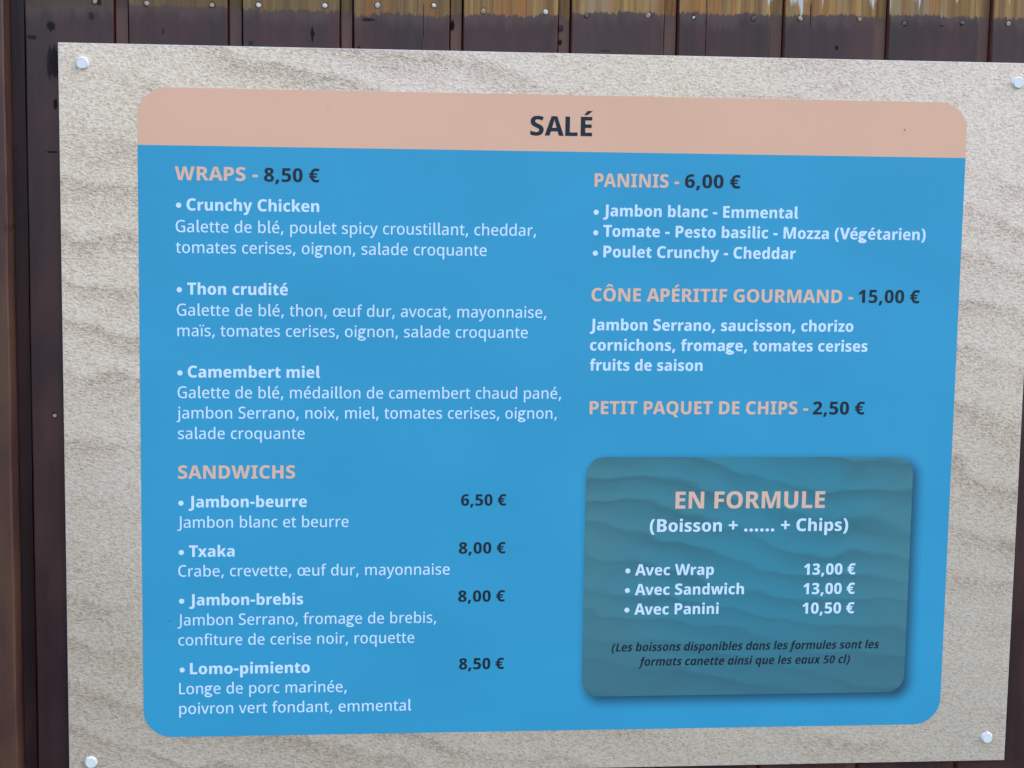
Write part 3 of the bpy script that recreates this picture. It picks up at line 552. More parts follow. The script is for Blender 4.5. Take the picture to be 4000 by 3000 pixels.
 'Ô': (770, '717,358 717,275~ 677,139~ 596,42~ 471,-10~ 385,-10 299,-10~ 174,42~ 92,140~ 52,275~ 52,359 52,471~ 124,635~ 272,725~ 386,725 500,725~ 647,634~ 717,470~|223,358 223,286~ 256,182~ 329,127~ 385,127 443,127~ 514,182~ 547,286~ 547,358 547,467~ 472,590~ 386,590 329,590~ 256,535~ 223,431~|465,932 480,909~ 523,855~ 569,803~ 587,785 587,772 483,772 458,787~ 411,826~ 385,850 359,826~ 314,788~ 290,772 185,772 185,785 203,804~ 249,855~ 293,910~ 306,932'),
 'é': (554, '283,558 356,558~ 459,500~ 514,389~ 514,309 514,233 196,233 198,172~ 260,106~ 320,106 366,106~ 442,126~ 484,147 484,29 446,9~ 360,-10~ 301,-10 221,-10~ 105,52~ 42,178~ 42,271 42,366~ 101,493~ 210,558~|288,446 250,446~ 202,393~ 199,336 371,336 371,370~ 352,418~ 315,446~|471,756 457,742~ 414,703~ 364,660~ 316,621~ 297,606 192,606 192,619 209,641~ 248,692~ 285,744~ 298,766 471,766'),
 '•': (388, '47,365 47,423~ 86,494~ 152,527~ 194,527 235,527~ 302,494~ 340,423~ 340,365 340,309~ 301,237~ 235,203~ 194,203 152,203~ 86,237~ 47,308~'),
 '€': (570, '386,724 431,724~ 519,703~ 557,683 506,559 478,572~ 419,590~ 387,590 358,590~ 312,572~ 279,540~ 259,495~ 254,466 436,466 436,376 247,376 247,371~ 246,358~ 246,350 246,343~ 247,329~ 247,323 405,323 405,233 257,233 265,197~ 300,149~ 358,125~ 398,125 435,125~ 502,141~ 532,154 532,19 504,5~ 431,-10~ 386,-10 309,-10~ 191,46~ 116,155~ 100,233 24,233 24,323 89,323 88,329~ 88,343~ 88,350 88,357~ 89,373~ 89,376 24,376 24,466 97,466 112,545~ 185,661~ 304,724~'),
}
FONT['I'] = {
 ' ': (260, ''),
 '(': (348, '40,274 40,399~ 112,624~ 187,714 318,714 250,621~ 179,394~ 179,275 179,158~ 250,-67~ 317,-158 187,-158 112,-71~ 40,151~'),
 ')': (348, '308,274 308,151~ 235,-71~ 161,-158 31,-158 98,-67~ 168,158~ 168,275 168,394~ 98,621~ 30,714 161,714 235,624~ 308,399~'),
 '0': (544, '505,357 505,272~ 481,138~ 426,41~ 337,-10~ 271,-10 193,-10~ 89,74~ 39,237~ 39,357 39,476~ 85,640~ 188,724~ 271,724 351,724~ 454,639~ 505,475~|191,357 191,276~ 206,170~ 240,117~ 271,117 303,117~ 337,169~ 352,276~ 352,357 352,437~ 337,543~ 303,597~ 271,597 241,597~ 206,543~ 191,437~'),
 '5': (544, '290,459 350,459~ 443,405~ 496,305~ 496,235 496,157~ 437,47~ 319,-10~ 231,-10 177,-10~ 86,9~ 51,28 51,160 86,141~ 180,115~ 221,115 260,115~ 313,141~ 341,193~ 341,229 341,280~ 280,336~ 217,336 192,336~ 140,326~ 119,319 62,352 87,714 452,714 452,583 217,583 206,449 224,453~ 263,459~'),
 'L': (509, '76,0 76,714 230,714 230,129 483,129 483,0'),
 'a': (556, '296,557 391,557~ 492,459~ 492,363 492,0 386,0 358,74 355,74 334,45~ 289,8~ 230,-10~ 189,-10 142,-10~ 73,32~ 35,109~ 35,163 35,249~ 149,336~ 259,340 342,343 342,360 342,406~ 304,445~ 269,445 237,445~ 167,423~ 130,405 87,510 129,533~ 234,557~|294,250 237,248~ 188,207~ 188,169 188,135~ 221,103~ 249,103 289,103~ 343,157~ 343,206 343,252'),
 'b': (588, '216,580 216,555~ 213,502~ 211,477 217,477 239,514~ 307,557~ 358,557 443,557~ 546,412~ 546,275 546,183~ 499,56~ 413,-10~ 354,-10 303,-10~ 240,28~ 217,58 207,58 183,0 66,0 66,760 216,760|307,435 275,435~ 234,403~ 216,339~ 216,290 216,267 216,190~ 258,113~ 309,113 350,113~ 393,195~ 393,277 393,355~ 351,435~'),
 'c': (480, '288,-10 212,-10~ 102,50~ 42,175~ 42,271 42,365~ 105,493~ 219,558~ 297,558 342,558~ 422,538~ 454,520 411,404 383,418~ 328,434~ 300,434 267,434~ 220,398~ 196,326~ 196,272 196,218~ 220,148~ 267,114~ 300,114 338,114~ 408,137~ 440,157 440,33 410,12~ 335,-10~'),
 'd': (588, '231,-10 146,-10~ 42,136~ 42,274 42,412~ 147,558~ 233,558 267,558~ 319,538~ 359,502~ 374,477 378,477 376,501~ 372,561~ 372,585 372,760 523,760 523,0 406,0 378,66 372,66 357,44~ 318,9~ 266,-10~|284,112 335,112~ 378,183~ 379,257 379,278 379,355~ 337,433~ 283,433 241,433~ 195,352~ 195,272 195,192~ 242,112~'),
 'e': (552, '283,557 355,557~ 457,499~ 512,388~ 512,309 512,233 194,233 195,172~ 258,104~ 318,104 364,104~ 441,124~ 482,145 482,29 444,9~ 359,-10~ 300,-10 221,-10~ 105,53~ 42,178~ 42,270 42,365~ 101,493~ 209,557~|286,448 248,448~ 200,393~ 196,335 372,335 372,369~ 352,419~ 315,448~'),
 'f': (360, '351,431 240,431 240,0 89,0 89,431 16,431 16,506 91,547 91,563 91,669~ 173,765~ 261,765 297,765~ 355,753~ 387,742 354,637 340,641~ 307,648~ 289,648 264,648~ 240,612~ 240,570 240,548 351,548'),
 'i': (284, '217,548 217,0 67,0 67,548|142,764 178,764~ 224,730~ 224,688 224,647~ 178,613~ 142,613 107,613~ 61,647~ 61,688 61,730~ 106,764~'),
 'l': (283, '216,0 66,0 66,760 216,760'),
 'm': (900, '663,558 749,558~ 837,462~ 837,358 837,0 686,0 686,316 686,379~ 651,434~ 616,434 566,434~ 526,351~ 526,272 526,0 376,0 376,317 376,357~ 361,409~ 331,434~ 307,434 272,434~ 232,393~ 216,314~ 216,255 216,0 66,0 66,548 182,548 202,478 208,478 222,503~ 266,539~ 324,558~ 359,558 416,558~ 488,515~ 507,478 514,478 538,517~ 614,558~'),
 'n': (601, '361,558 443,558~ 538,461~ 538,358 538,0 387,0 387,317 387,375~ 353,434~ 314,434 258,434~ 216,346~ 216,256 216,0 66,0 66,548 182,548 201,476 208,476 224,502~ 269,539~ 327,558~'),
 'o': (580, '537,275 537,211~ 505,106~ 443,31~ 350,-10~ 289,-10 232,-10~ 141,30~ 77,105~ 42,211~ 42,275 42,363~ 100,490~ 211,558~ 291,558 364,558~ 475,492~ 537,366~|195,275 195,222~ 215,146~ 257,108~ 290,108 324,108~ 365,146~ 384,221~ 384,275 384,329~ 365,402~ 324,439~ 290,439 240,439~ 195,356~'),
 'p': (588, '357,558 445,558~ 546,412~ 546,274 546,183~ 498,56~ 412,-10~ 355,-10 321,-10~ 268,10~ 230,42~ 216,63 211,63 213,40~ 216,-7~ 216,-29 216,-240 66,-240 66,548 188,548 209,477 216,477 232,502~ 271,539~ 323,558~|307,436 274,436~ 235,404~ 217,340~ 216,290 216,270 216,218~ 234,149~ 274,114~ 307,114 336,114~ 374,150~ 393,222~ 393,275 393,357~ 350,436~'),
 'q': (588, '372,-18 372,1~ 375,47~ 377,71 372,71 351,34~ 282,-10~ 230,-10 146,-10~ 42,135~ 42,272 42,365~ 90,492~ 176,558~ 234,558 286,558~ 353,516~ 376,478 381,478 394,548 523,548 523,-240 372,-240|285,112 319,112~ 360,143~ 379,206~ 379,253 379,277 379,356~ 337,436~ 283,436 239,436~ 195,351~ 195,270 195,190~ 240,112~'),
 'r': (416, '351,558 365,558~ 394,555~ 406,552 391,404 381,407~ 354,410~ 334,410 312,410~ 270,396~ 236,364~ 217,313~ 217,277 217,0 66,0 66,548 181,548 203,457 210,457 224,484~ 266,530~ 321,558~'),
 's': (460, '424,163 424,109~ 378,31~ 285,-10~ 214,-10 163,-10~ 79,5~ 40,22 40,152 79,132~ 171,108~ 206,108 244,108~ 279,131~ 279,153 279,167~ 262,189~ 215,215~ 171,234 128,253~ 69,297~ 39,359~ 39,401 39,477~ 149,558~ 241,558 290,558~ 374,535~ 418,514 376,409 342,426~ 272,447~ 243,447 214,447~ 183,428~ 183,410 183,396~ 200,376~ 246,352~ 288,333 332,313~ 392,269~ 424,208~'),
 't': (392, '289,113 310,113~ 349,123~ 368,130 368,16 343,5~ 283,-10~ 243,-10 194,-10~ 122,25~ 83,104~ 83,171 83,431 18,431 18,500 95,546 135,662 234,662 234,548 361,548 361,431 234,431 234,179 234,146~ 262,113~'),
 'u': (601, '536,548 536,0 420,0 401,70 392,70 377,42~ 330,7~ 273,-10~ 241,-10 187,-10~ 107,34~ 64,123~ 64,191 64,548 215,548 215,232 215,174~ 248,115~ 286,115 325,115~ 369,154~ 385,231~ 385,286 385,548'),
 'x': (543, '172,280 16,548 185,548 272,381 360,548 528,548 370,279 535,0 366,0 271,179 176,0 9,0'),
}
# text, style, ink, size class, left and right end of the ink and baseline in board millimetres
LINES = [
 ('SALÉ', 'B', 'dark', 'title', -31.4, 30.6, -40.2),
 ('WRAPS -', 'B', 'peach', 'head', -379.6, -299.2, -89.2),
 ('8,50 €', 'B', 'dark', 'head', -293.2, -239.1, -89.5),
 ('•', 'B', 'white', 'body', -378.8, -373.3, -118.2),
 ('Crunchy Chicken', 'B', 'white', 'body', -368.3, -239.4, -118.6),
 ('Galette de blé, poulet spicy croustillant, cheddar,', 'R', 'white', 'body', -379.0, -23.9, -139.8),
 ('tomates cerises, oignon, salade croquante', 'R', 'white', 'body', -379.1, -73.2, -160.2),
 ('•', 'B', 'white', 'body', -378.4, -373.0, -201.0),
 ('Thon crudité', 'B', 'white', 'body', -368.4, -270.1, -201.0),
 ('Galette de blé, thon, œuf dur, avocat, mayonnaise,', 'R', 'white', 'body', -378.6, -12.2, -221.9),
 ('maïs, tomates cerises, oignon, salade croquante', 'R', 'white', 'body', -378.2, -30.6, -242.3),
 ('•', 'B', 'white', 'body', -378.1, -372.6, -283.4),
 ('Camembert miel', 'B', 'white', 'body', -367.5, -238.2, -283.3),
 ('Galette de blé, médaillon de camembert chaud pané,', 'R', 'white', 'body', -378.5, 4.5, -303.9),
 ('jambon Serrano, noix, miel, tomates cerises, oignon,', 'R', 'white', 'body', -379.7, 0.4, -324.3),
 ('salade croquante', 'R', 'white', 'body', -378.4, -253.4, -344.9),
 ('SANDWICHS', 'B', 'peach', 'head', -378.7, -262.8, -385.0),
 ('•', 'B', 'white', 'body', -378.4, -372.9, -414.3),
 ('Jambon-beurre', 'B', 'white', 'body', -368.6, -251.2, -414.1),
 ('Jambon blanc et beurre', 'R', 'white', 'body', -379.7, -209.4, -434.8),
 ('•', 'B', 'white', 'body', -378.6, -373.0, -464.5),
 ('Txaka', 'B', 'white', 'body', -368.5, -323.3, -464.5),
 ('Crabe, crevette, œuf dur, mayonnaise', 'R', 'white', 'body', -379.2, -106.6, -484.7),
 ('•', 'B', 'white', 'body', -378.9, -373.3, -514.5),
 ('Jambon-brebis', 'B', 'white', 'body', -369.1, -254.8, -514.4),
 ('Jambon Serrano, fromage de brebis,', 'R', 'white', 'body', -380.3, -119.8, -534.9),
 ('confiture de cerise noir, roquette', 'R', 'white', 'body', -379.7, -142.0, -555.6),
 ('•', 'B', 'white', 'body', -379.3, -373.6, -585.6),
 ('Lomo-pimiento', 'B', 'white', 'body', -368.2, -247.9, -585.6),
 ('Longe de porc marinée,', 'R', 'white', 'body', -379.3, -210.6, -606.2),
 ('poivron vert fondant, emmental', 'R', 'white', 'body', -379.4, -144.6, -626.9),
 ('6,50 €', 'B', 'dark', 'body', -95.8, -49.6, -413.5),
 ('8,00 €', 'B', 'dark', 'body', -97.4, -49.6, -463.1),
 ('8,00 €', 'B', 'dark', 'body', -97.5, -49.5, -513.3),
 ('8,50 €', 'B', 'dark', 'body', -95.8, -49.4, -584.3),
 ('PANINIS -', 'B', 'peach', 'head', 34.1, 119.8, -90.1),
 ('6,00 €', 'B', 'dark', 'head', 125.7, 182.5, -89.8),
 ('•', 'B', 'white', 'body', 33.8, 39.4, -120.0),
 ('Jambon blanc - Emmental', 'B', 'white', 'body', 43.5, 243.0, -119.3),
 ('•', 'B', 'white', 'body', 33.8, 39.4, -140.5),
 ('Tomate - Pesto basilic - Mozza (Végétarien)', 'B', 'white', 'body', 43.9, 376.7, -139.7),
 ('•', 'B', 'white', 'body', 33.6, 39.3, -160.9),
 ('Poulet Crunchy - Cheddar', 'B', 'white', 'body', 44.5, 241.9, -160.4),
 ('CÔNE APÉRITIF GOURMAND -', 'B', 'peach', 'head', 33.3, 303.4, -204.7),
 ('15,00 €', 'B', 'dark', 'head', 308.8, 373.5, -204.3),
 ('Jambon Serrano, saucisson, chorizo', 'B', 'white', 'body', 32.4, 304.8, -234.1),
 ('cornichons, fromage, tomates cerises', 'B', 'white', 'body', 32.9, 320.5, -254.6),
 ('fruits de saison', 'B', 'white', 'body', 33.0, 149.0, -275.0),
 ('PETIT PAQUET DE CHIPS -', 'B', 'peach', 'head', 33.8, 260.5, -319.6),
 ('2,50 €', 'B', 'dark', 'head', 265.6, 320.3, -319.7),
 ('EN FORMULE', 'B', 'peach', 'big', 124.8, 281.9, -417.5),
 ('(Boisson + ...... + Chips)', 'B', 'white', 'sub', 98.7, 307.5, -441.7),
 ('•', 'B', 'white', 'body', 74.3, 79.9, -487.0),
 ('Avec Wrap', 'B', 'white', 'body', 84.6, 167.1, -487.3),
 ('•', 'B', 'white', 'body', 74.5, 80.1, -507.6),
 ('Avec Sandwich', 'B', 'white', 'body', 84.8, 199.4, -508.0),
 ('•', 'B', 'white', 'body', 74.6, 80.2, -528.3),
 ('Avec Panini', 'B', 'white', 'body', 84.7, 173.3, -528.7),
 ('13,00 €', 'B', 'white', 'body', 262.2, 317.3, -488.0),
 ('13,00 €', 'B', 'white', 'body', 262.3, 317.3, -508.7),
 ('10,50 €', 'B', 'white', 'body', 262.0, 317.6, -529.5),
 ('(Les boissons disponibles dans les formules sont les', 'I', 'dark', 'note', 62.1, 345.9, -567.5),
 ('formats canette ainsi que les eaux 50 cl)', 'I', 'dark', 'note', 90.6, 315.1, -583.1),
]

for _s in FONT:
    for _k, (_a, _c) in list(FONT[_s].items()):
        FONT[_s][_k] = (_a, [[(float(t.rstrip('~').split(',')[0]), float(t.rstrip('~').split(',')[1]), not t.endswith('~'))
                              for t in q.split()] for q in _c.split('|')] if _c else [])


def flatten(c, steps=4):
    """TrueType contour (quadratic, implied on-points) -> polygon"""
    q = []
    n = len(c)
    for i in range(n):
        a, b = c[i], c[(i + 1) % n]
        q.append(a)
        if not a[2] and not b[2]:
            q.append(((a[0] + b[0]) / 2, (a[1] + b[1]) / 2, True))
    k = next(i for i, p in enumerate(q) if p[2])
    q = q[k:] + q[:k] + [q[k]]
    out = []
    i = 0
    while i < len(q) - 1:
        if q[i + 1][2]:
            out.append(q[i][:2])
            i += 1
        else:
            p0, p1, p2 = q[i], q[i + 1], q[i + 2]
            for s in range(steps):
                t = s / steps
                out.append(((1 - t) ** 2 * p0[0] + 2 * t * (1 - t) * p1[0] + t * t * p2[0],
                            (1 - t) ** 2 * p0[1] + 2 * t * (1 - t) * p1[1] + t * t * p2[1]))
            i += 2
    return out


def area(p):
    return 0.5 * sum(p[i][0] * p[(i + 1) % len(p)][1] - p[(i + 1) % len(p)][0] * p[i][1] for i in range(len(p)))


def ellipse(cx, cy, rx, ry, hole=False, n=28):
    """outline in the font's own winding (outer clockwise)"""
    s = 1 if hole else -1
    return [(cx + rx * math.cos(s * 2 * math.pi * i / n), cy + ry * math.sin(s * 2 * math.pi * i / n)) for i in range(n)]


def stroke(pts, w):
    """thick polyline, clockwise"""
    P = [Vector(p) for p in pts]
    L, R_ = [], []
    for i, p in enumerate(P):
        d = (P[min(i + 1, len(P) - 1)] - P[max(i - 1, 0)]).normalized()
        nrm = Vector((-d.y, d.x)) * (w[i] if isinstance(w, (list, tuple)) else w) / 2
        L.append(tuple(p + nrm))
        R_.append(tuple(p - nrm))
    q = L + R_[::-1]
    return q if area(q) < 0 else q[::-1]


def tailed_l(s, x0, top=766):
    """lower-case l with a short foot, stem width s"""
    x1 = x0 + s
    o = [(x0, top), (x1, top), (x1, 150)]
    o += [(x1 + 2, 118), (x1 + 12, 98), (x1 + 30, 88), (x1 + 62, 90), (x1 + 66, 6), (x1 + 20, -8), (x1 - 30, -8),
          (x0 + s * 0.25, 18), (x0 + s * 0.06, 60), (x0, 120)]
    return o


def two_storey_g(s, wd):
    """binocular g; s = stem weight, wd = overall bowl width"""
    c = []
    rx, ry = wd / 2, 172
    cx, cy = 40 + rx, 549 - ry
    hs = s * 0.86
    c.append(ellipse(cx, cy, rx, ry))
    c.append(ellipse(cx, cy, rx - s, ry - hs, True))
    c.append(stroke([(cx + rx * 0.35, 549 - s * 0.40), (cx + rx + 90, 549 - s * 0.36)], s * 0.74))     # ear
    lw = s * 0.82
    c.append(stroke([(cx - rx * 0.62, cy - ry * 0.78), (cx - rx * 0.86, 130), (cx - rx * 0.80, 92), (cx - rx * 0.45, 62),
                     (cx + rx * 0.3, 50)], [lw, lw, lw, lw, lw]))                                       # link
    lx, ly = rx * 1.28, 132 if s < 130 else 142
    bx, by = cx + 14, -92
    c.append(ellipse(bx, by, lx, ly))
    c.append(ellipse(bx - 4, by + 2, lx - s * 0.98, ly - s * 0.78, True))
    return c, bx + lx + 26


GLYPH = {}


def outlines(style, ch):
    """-> (advance, polygons clockwise = filled)"""
    src = FONT[style]
    if ch == '•':
        return 420, [ellipse(210, 280, 158, 158)]
    if ch == 'g' and style in 'RB':
        c, adv = two_storey_g(103 if style == 'R' else 162, 375 if style == 'R' else 420)
        return adv, c
    if ch == 'l' and style in 'RB':
        s, x0 = (101, 82) if style == 'R' else (160, 70)
        return x0 + s + (86 if style == 'R' else 80), [tailed_l(s, x0)]
    if ch == 'a' and style == 'I':                  # single-storey italic a: q without its tail
        adv, cs = src['q']
        return adv, [[(x, 0.0 if (y < 0 and x > 370) else y) for x, y in flatten(c)] for c in cs]
    adv, cs = src[ch]
    cs = [flatten(c) for c in cs]
    if ch == 'f' and style == 'I':                  # the italic f runs below the line
        cs.append(stroke([(150, 30), (140, -60), (108, -150), (50, -190), (-30, -196)], [140, 138, 124, 104, 92]))
    return adv, cs


def glyph(style, ch):
    """tessellated glyph in font units: advance, verts, tris"""
    key = (style, ch)
    if key in GLYPH:
        return GLYPH[key]
    adv, cs = outlines(style, ch)
    low = ch.islower()
    polys = []
    for c in cs:
        if low:
            k = 1.05 if style == 'I' else 0.958
            c = [(x, y * k if y < 560 else y + 560 * (k - 1)) for x, y in c]
        if style == 'I':
            c = [(x + y * 0.19, y) for x, y in c]
        d = []
        for p in c:
            if not d or (abs(p[0] - d[-1][0]) + abs(p[1] - d[-1][1])) > 0.5:
                d.append(p)
        if (abs(d[0][0] - d[-1][0]) + abs(d[0][1] - d[-1][1])) <= 0.5:
            d.pop()
        polys.append(d)
    if not polys:
        GLYPH[key] = (adv, [], [])
        return GLYPH[key]
    vs, fs, sg = [], [], []
    for d in polys:
        a = area(d)
        sg.append(-1 if a > 0 else 1)
        if a < 0:
            d = d[::-1]
        k = len(vs)
        vs += [Vector(p) for p in d]
        fs.append(list(range(k, k + len(d))))
    v, e, f, ov, oe, of = delaunay_2d_cdt(vs, [], fs, 1, 1e-5)
    tris = [tuple(t) for t, o in zip(f, of) if sum(sg[i] for i in set(o)) > 0]
    GLYPH[key] = (adv, [(p.x, p.y) for p in v], tris)
    return GLYPH[key]


CAP_MM = {'title': 19.1, 'head': 13.4, 'big': 17.7, 'sub': 13.3, 'body': 11.75, 'note': 8.55}
PRINT = 0.00012        # one ink layer, metres


def text_line(name, txt, style, ink, size, x0, x1, yb, w, parent):
    """one printed line whose ink runs from x0 to x1 (mm) on baseline yb (mm)"""
    k = CAP_MM[size] / 714.0
    V, F, pen = [], [], 0.0
    pend = 0
    for i, ch in enumerate(txt):
        adv, vs, fs = glyph(style, ch)
        b = len(V)
        V += [(x + pen, y) for x, y in vs]
        F += [tuple(b + j for j in t) for t in fs]
        pen += adv
        if txt[i:i + 2] in ('Av', 'Tx', 'To', 'Va', 'Vé', 'Wr', 'AL', 'PA', 'AP'):
            pen -= 30
    mn, mx = min(p[0] for p in V), max(p[0] for p in V)
    sx = (x1 - x0) / (mx - mn)
    pts = [W((x0 + (x - mn) * sx) / 1000, (yb + y * k) / 1000, w) for x, y in V]
    return mesh_obj(name, pts, F, M_INK[ink], parent, W(x0 / 1000, yb / 1000, w))


# ---------------------------------------------------------------- the wall
def extrude_profile(prof, z0, z1, seg, jit, closed=True):
    """prof: list of (u, w, side) points front outline; extruded along v with slight edge waver"""
    V, F = [], []
    n = len(prof)
    ph = [random.uniform(0, 6.28) for _ in range(8)]
    rows = max(2, int((z1 - z0) / seg))
    for r in range(rows + 1):
        z = z0 + (z1 - z0) * r / rows
        for (u, w, sd) in prof:
            o = 0.0
            if sd:
                q = 4 * (sd > 0)
                o = jit * (0.6 * math.sin(z * 9 + ph[q]) + 0.5 * math.sin(z * 31 + ph[q + 1]) + random.uniform(-0.35, 0.35))
            V.append(W(u + o, z, w))
    for r in range(rows):
        for i in range(n - 1):
            a = r * n + i
            F.append((a, a + 1, a + n + 1, a + n))
        F.append((r * n + n - 1, r * n, r * n + n, r * n + 2 * n - 1))
    F.append(tuple(range(n - 1, -1, -1)))
    F.append(tuple(rows * n + i for i in range(n)))
    return V, F


wall = empty('plank_wall', W(-0.05, -1.5, -0.03), 'dark brown stained wall of vertical grooved planks behind the menu board, bare at the top', 'wall')
FACE = -0.0060                      # the plank faces sit just behind the board
VB, VT = -1.5, 0.42
rights = [-0.4375, -0.3285, -0.2201, -0.1124, -0.0049, 0.1015, 0.2093, 0.3170, 0.4252]
lefts = [-0.5212, -0.4227, -0.3135, -0.2059, -0.0983, 0.0091, 0.1165, 0.2247, 0.3318, 0.4397]
rights += [0.5325, 0.640]
lefts += [0.547]
for k in range(8):                  # the wall carries on to the right of the board ...
    lefts.append(0.6547 + 0.1076 * k)
    rights.append(0.7476 + 0.1076 * k)
for k in range(7):                  # ... and to the left of the corner board
    lefts.append(-0.7480 - 0.1076 * k)
    rights.append(-0.6551 - 0.1076 * k)
bare = [0.076, 0.0775, 0.0765, 0.0745, 0.0765, 0.0815, 0.083, 0.084, 0.0855, 0.085, 0.084]
tone = [0.02, 0.22, 0.40, 0.55, 0.85, 1.0, 1.0, 1.0, 0.95, 0.80, 0.8]
EXTRA = len(lefts) - 11
chalk = [-2, -2, -2, -1.2, -1.0, 0.3, 0.35, 1.0, 0.9, 0.6, 0.5]
bare += [0.082] * EXTRA
tone += [0.7] * EXTRA
chalk += [0.2] * EXTRA
planks = []
for i, (xl, xr) in enumerate(zip(lefts, rights)):
    nxt = lefts[i + 1] if i < 10 else xr + 0.0147
    f, c = FACE, 0.0011
    prof = [(xl, f - 0.019, 0), (xl, f - c, -1), (xl + c * 0.5, f - c * 0.25, -1), (xl + c, f, -1), (xr - c, f, 1), (xr - c * 0.5, f - c * 0.25, 1), (xr, f - c, 1),
            (xr, f - 0.0155, 0), (xr + 0.0019, f - 0.0155, 0), (xr + 0.0019, f - 0.0080, 1), (nxt - 0.0017, f - 0.0080, 0),
            (nxt - 0.0017, f - 0.019, 0)]
    V, F = extrude_profile(prof, VB, VT, 0.02, 0.0003)
    np_ = len(prof)
    fm = [{9: 1, 0: 2, 6: 2, 7: 2, 8: 2, 10: 2}.get(q % np_, 0) if q < len(F) - 2 else 0 for q in range(len(F))]
    p = mesh_obj('plank', V, F, None, wall, W((xl + xr) / 2, VB, f - 0.019), mats=[M_PLANK, M_LAP, M_SIDE], face_mats=fm)
    p['grain_seed'] = i * 3.37 + 1.0
    p['bare_line'] = bare[i]
    p['bare_tone'] = tone[i]
    p['paint_left'] = chalk[i]
    planks.append((xl, xr, p))

# proud corner board at the far left, with a dark rebate beside it
pr = -0.5361
prof = [(-0.640, FACE - 0.019, 0), (-0.640, 0.024, 0), (-0.639, 0.025, 0), (pr - 0.0015, 0.025, 1), (pr, 0.0235, 1), (pr, FACE - 0.019, 0)]
V, F = extrude_profile(prof, VB, VT, 0.012, 0.0006)
post = mesh_obj('corner_board', V, F, M_POST, wall, W(-0.588, VB, FACE - 0.019))
prof = [(pr + 0.0002, FACE - 0.019, 0), (pr + 0.0002, FACE - 0.012, 0), (-0.5238, FACE - 0.012, 1), (-0.5238, FACE - 0.019, 0)]
V, F = extrude_profile(prof, VB, VT, 0.03, 0.0003)
reb = mesh_obj('filler_strip', V, F, M_PLANK, wall, W(-0.530, VB, FACE - 0.019))
for o, s in ((post, 41.0), (reb, 43.0)):
    o['grain_seed'] = s
    o['bare_line'] = 0.5
    o['bare_tone'] = 0.0
    o['paint_left'] = -2.0

V = [W(a, b, FACE - c) for c in (0.0195, 0.032) for a, b in ((-1.40, VB), (1.51, VB), (1.51, VT), (-1.40, VT))]  # dark panel added behind the planks to stop light leaking through
mesh_obj('light_stop_panel', V, [(0, 1, 2, 3), (7, 6, 5, 4), (0, 4, 5, 1), (1, 5, 6, 2), (2, 6, 7, 3), (3, 7, 4, 0)], M_BACK, wall, W(0, VB, FACE - 0.03))


def nail_mesh(u, v, w, r, rnd):
    n = 14
    V = []
    for (rr, h) in ((1.0, -0.0006), (1.0, 0.0007), (0.86, 0.0011), (0.4, 0.0013)):
        for i in range(n):
            a = 2 * math.pi * i / n
            q = r * rr * (1 + rnd * 0.10 * math.sin(2 * a + rnd * 7) + rnd * 0.05 * math.sin(5 * a))
            V.append(W(u + q * math.cos(a), v + q * math.sin(a), w + h + 0.0002 * math.sin(a + rnd * 9)))
    F = []
    for k in range(3):
        for i in range(n):
            j = (i + 1) % n
            F.append((k * n + i, k * n + j, (k + 1) * n + j, (k + 1) * n + i))
    F.append(tuple(3 * n + i for i in range(n)))
    return V, F


for (u, v, kind, r) in NAILS[1:]:
    par = min(planks, key=lambda q: abs((q[0] + q[1]) / 2 - u / 1000))[2]
    V, F = nail_mesh(u / 1000, v / 1000, FACE, (r or 2.45) / 1000, random.uniform(0.3, 1.0))
    mesh_obj('nail', V, F, M_NAIL[kind], par, W(u / 1000, v / 1000, FACE), smooth=False)

# ---------------------------------------------------------------- the menu board
BL, BR, BT, BB = -0.4894, 0.4883, 0.0407, -0.6920
board = empty('menu_board', W(0, BB, -0.003), 'sand-patterned menu board with blue panel and peach SALÉ header, fixed by four white caps', 'menu board')


def rounded_rect(x0, x1, y0, y1, rs, n=14):
    """rs = radii at (x0,y0) (x1,y0) (x1,y1) (x0,y1); counter-clockwise"""
    o = []
    for (cx, cy, sx, sy, a0), r in zip(((x0, y0, 1, 1, math.pi), (x1, y0, -1, 1, 1.5 * math.pi), (x1, y1, -1, -1, 0.0), (x0, y1, 1, -1, 0.5 * math.pi)), rs):
        if r <= 0:
            o.append((cx, cy))
            continue
        for i in range(n + 1):
            a = a0 + 0.5 * math.pi * i / n
            o.append((cx + sx * r + r * math.cos(a), cy + sy * r + r * math.sin(a)))
    return o


def sheet(name, outline, w, mat, parent):
    """printed area: a thin skin with its own small thickness on the board face"""
    n = len(outline)
    V = [W(x, y, w) for x, y in outline] + [W(x, y, w - PRINT * 0.9) for x, y in outline]
    F = [tuple(range(n))] + [(i, n + i, n + (i + 1) % n, (i + 1) % n) for i in range(n)]
    cx = sum(p[0] for p in outline) / n
    return mesh_obj(name, V, F, mat, parent, W(cx, min(p[1] for p in outline), w))


# backing panel: bevelled slab, printed front, pale core at the edges
e = 0.0004
ring = lambda d, w: [W(BL + d, BB + d, w), W(BR - d, BB + d, w), W(BR - d, BT - d, w), W(BL + d, BT - d, w)]
V = ring(0, -0.003) + ring(0, -e) + ring(e, 0.0)
F = [(8, 9, 10, 11), (3, 2, 1, 0)]
fm = [0, 1]
for k in (0, 4):
    for i in range(4):
        j = (i + 1) % 4
        F.append((k + i, k + j, k + 4 + j, k + 4 + i))
        fm.append(1)
mesh_obj('backing_panel', V, F, None, board, W(0, BB, -0.003), mats=[M_SAND, M_EDGE], face_mats=fm)

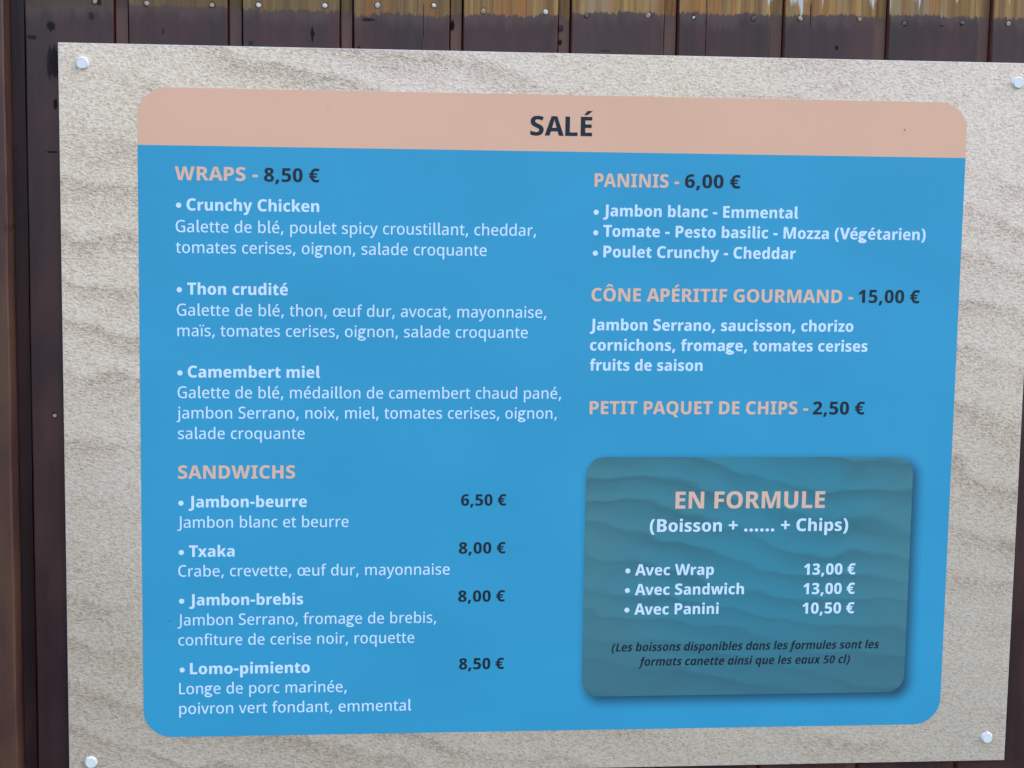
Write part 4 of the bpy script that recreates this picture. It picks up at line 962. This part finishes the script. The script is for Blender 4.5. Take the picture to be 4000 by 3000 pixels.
PL, PRr, PT, PD, PB, RR = -0.415, 0.415, 0.0, -0.0557, -0.6508, 0.0285
header = sheet('header_band', rounded_rect(PL, PRr, PD, PT, (0, 0, RR, RR)), PRINT, M_HEAD, board)
blue = sheet('blue_panel', rounded_rect(PL, PRr, PB, PD, (RR, RR, 0, 0)), PRINT, M_BLUE, board)
formula = sheet('formula_panel', rounded_rect(F0, F1, FB, FT, (0.0185,) * 4), 2 * PRINT, M_FORM, board)

for (txt, style, ink, size, x0, x1, yb) in LINES:
    if size == 'title':
        par, w, nm = header, 2 * PRINT, 'title_lettering'
    elif x0 > 60 and yb < -380:
        par, w = formula, 3 * PRINT
    else:
        par, w = blue, 2 * PRINT
    if txt == '•':
        x0 = -378.7 if x0 < 0 else (33.7 if x0 < 60 else 74.4)
        x1 = x0 + 5.2
        nm = 'bullet_dot'
    elif '€' in txt:
        nm = 'price_lettering'
    elif size in ('head', 'big'):
        nm = 'heading_lettering'
    elif size == 'sub':
        nm = 'subheading_lettering'
    elif size == 'note':
        nm = 'note_lettering'
    elif size == 'body':
        nm = 'dish_lettering' if style == 'B' else 'ingredient_lettering'
    if size == 'body' and style == 'B' and txt != '•' and ink == 'white' and '€' not in txt:
        if abs(x0 + 368.4) < 1:
            x0 = -368.4
    text_line(nm, txt, style, ink, size, x0, x1, yb, w, par)


# screw caps: a washer ring, a shallow domed lid and the little strap that joins them
def lathe(u, v, w, prof, n=36):
    V, F = [], []
    for r, h in prof:
        for i in range(n):
            a = 2 * math.pi * i / n
            V.append(W(u + r * math.cos(a), v + r * math.sin(a), w + h))
    for k in range(len(prof) - 1):
        for i in range(n):
            j = (i + 1) % n
            F.append((k * n + i, k * n + j, (k + 1) * n + j, (k + 1) * n + i))
    F.append(tuple((len(prof) - 1) * n + i for i in range(n)))
    return V, F


for (u, v, ang) in ((-0.4666, 0.0214, 250), (0.4659, 0.0208, 178), (-0.4676, -0.6755, 125), (0.4675, -0.6663, 92)):
    V, F = lathe(u, v, 0.0, [(0.0053, 0.0), (0.0053, 0.0030), (0.0051, 0.0034), (0.0048, 0.0036), (0.0046, 0.0036), (0.0045, 0.0034), (0.0030, 0.00345)])
    cap = mesh_obj('screw_cap', V, F, M_CAP, board, W(u, v, 0), smooth=False)
    V, F = lathe(u, v, 0.0, [(0.0062, 0.0), (0.0062, 0.0009), (0.0058, 0.0014), (0.0051, 0.0015)])
    mesh_obj('washer', V, F, M_CAP, cap, W(u, v, 0))
    a = math.radians(ang)
    d, t = Vector((math.cos(a), math.sin(a))), Vector((-math.sin(a), math.cos(a)))
    P = []
    for h in (0.0012, 0.0030):
        for (q, s) in ((0.0048, -0.0011), (0.0071, -0.0008), (0.0071, 0.0008), (0.0048, 0.0011)):
            P.append(W(u + d.x * q + t.x * s, v + d.y * q + t.y * s, h if q < 0.006 else h * 0.8))
    mesh_obj('hinge_strap', P, [(0, 1, 2, 3), (7, 6, 5, 4), (0, 4, 5, 1), (1, 5, 6, 2), (2, 6, 7, 3), (3, 7, 4, 0)], M_CAP, cap, W(u, v, 0))

# dust specks stuck to the print
for (u, v, r) in ((0.3500, -0.0285, 0.0007), (0.3925, -0.1720, 0.0005), (-0.3880, -0.5300, 0.0006), (0.392, -0.470, 0.0005), (-0.2310, -0.0180, 0.0004)):
    V = [W(u + r * math.cos(i * 1.05) * (1 + 0.3 * (i % 2)), v + r * math.sin(i * 1.05), 0.0001 + 2 * PRINT) for i in range(6)] + [W(u, v, 0.0006)]
    mesh_obj('speck', V, [(i, (i + 1) % 6, 6) for i in range(6)], M_INK['dark'], header if v > PD else blue, W(u, v, 0))
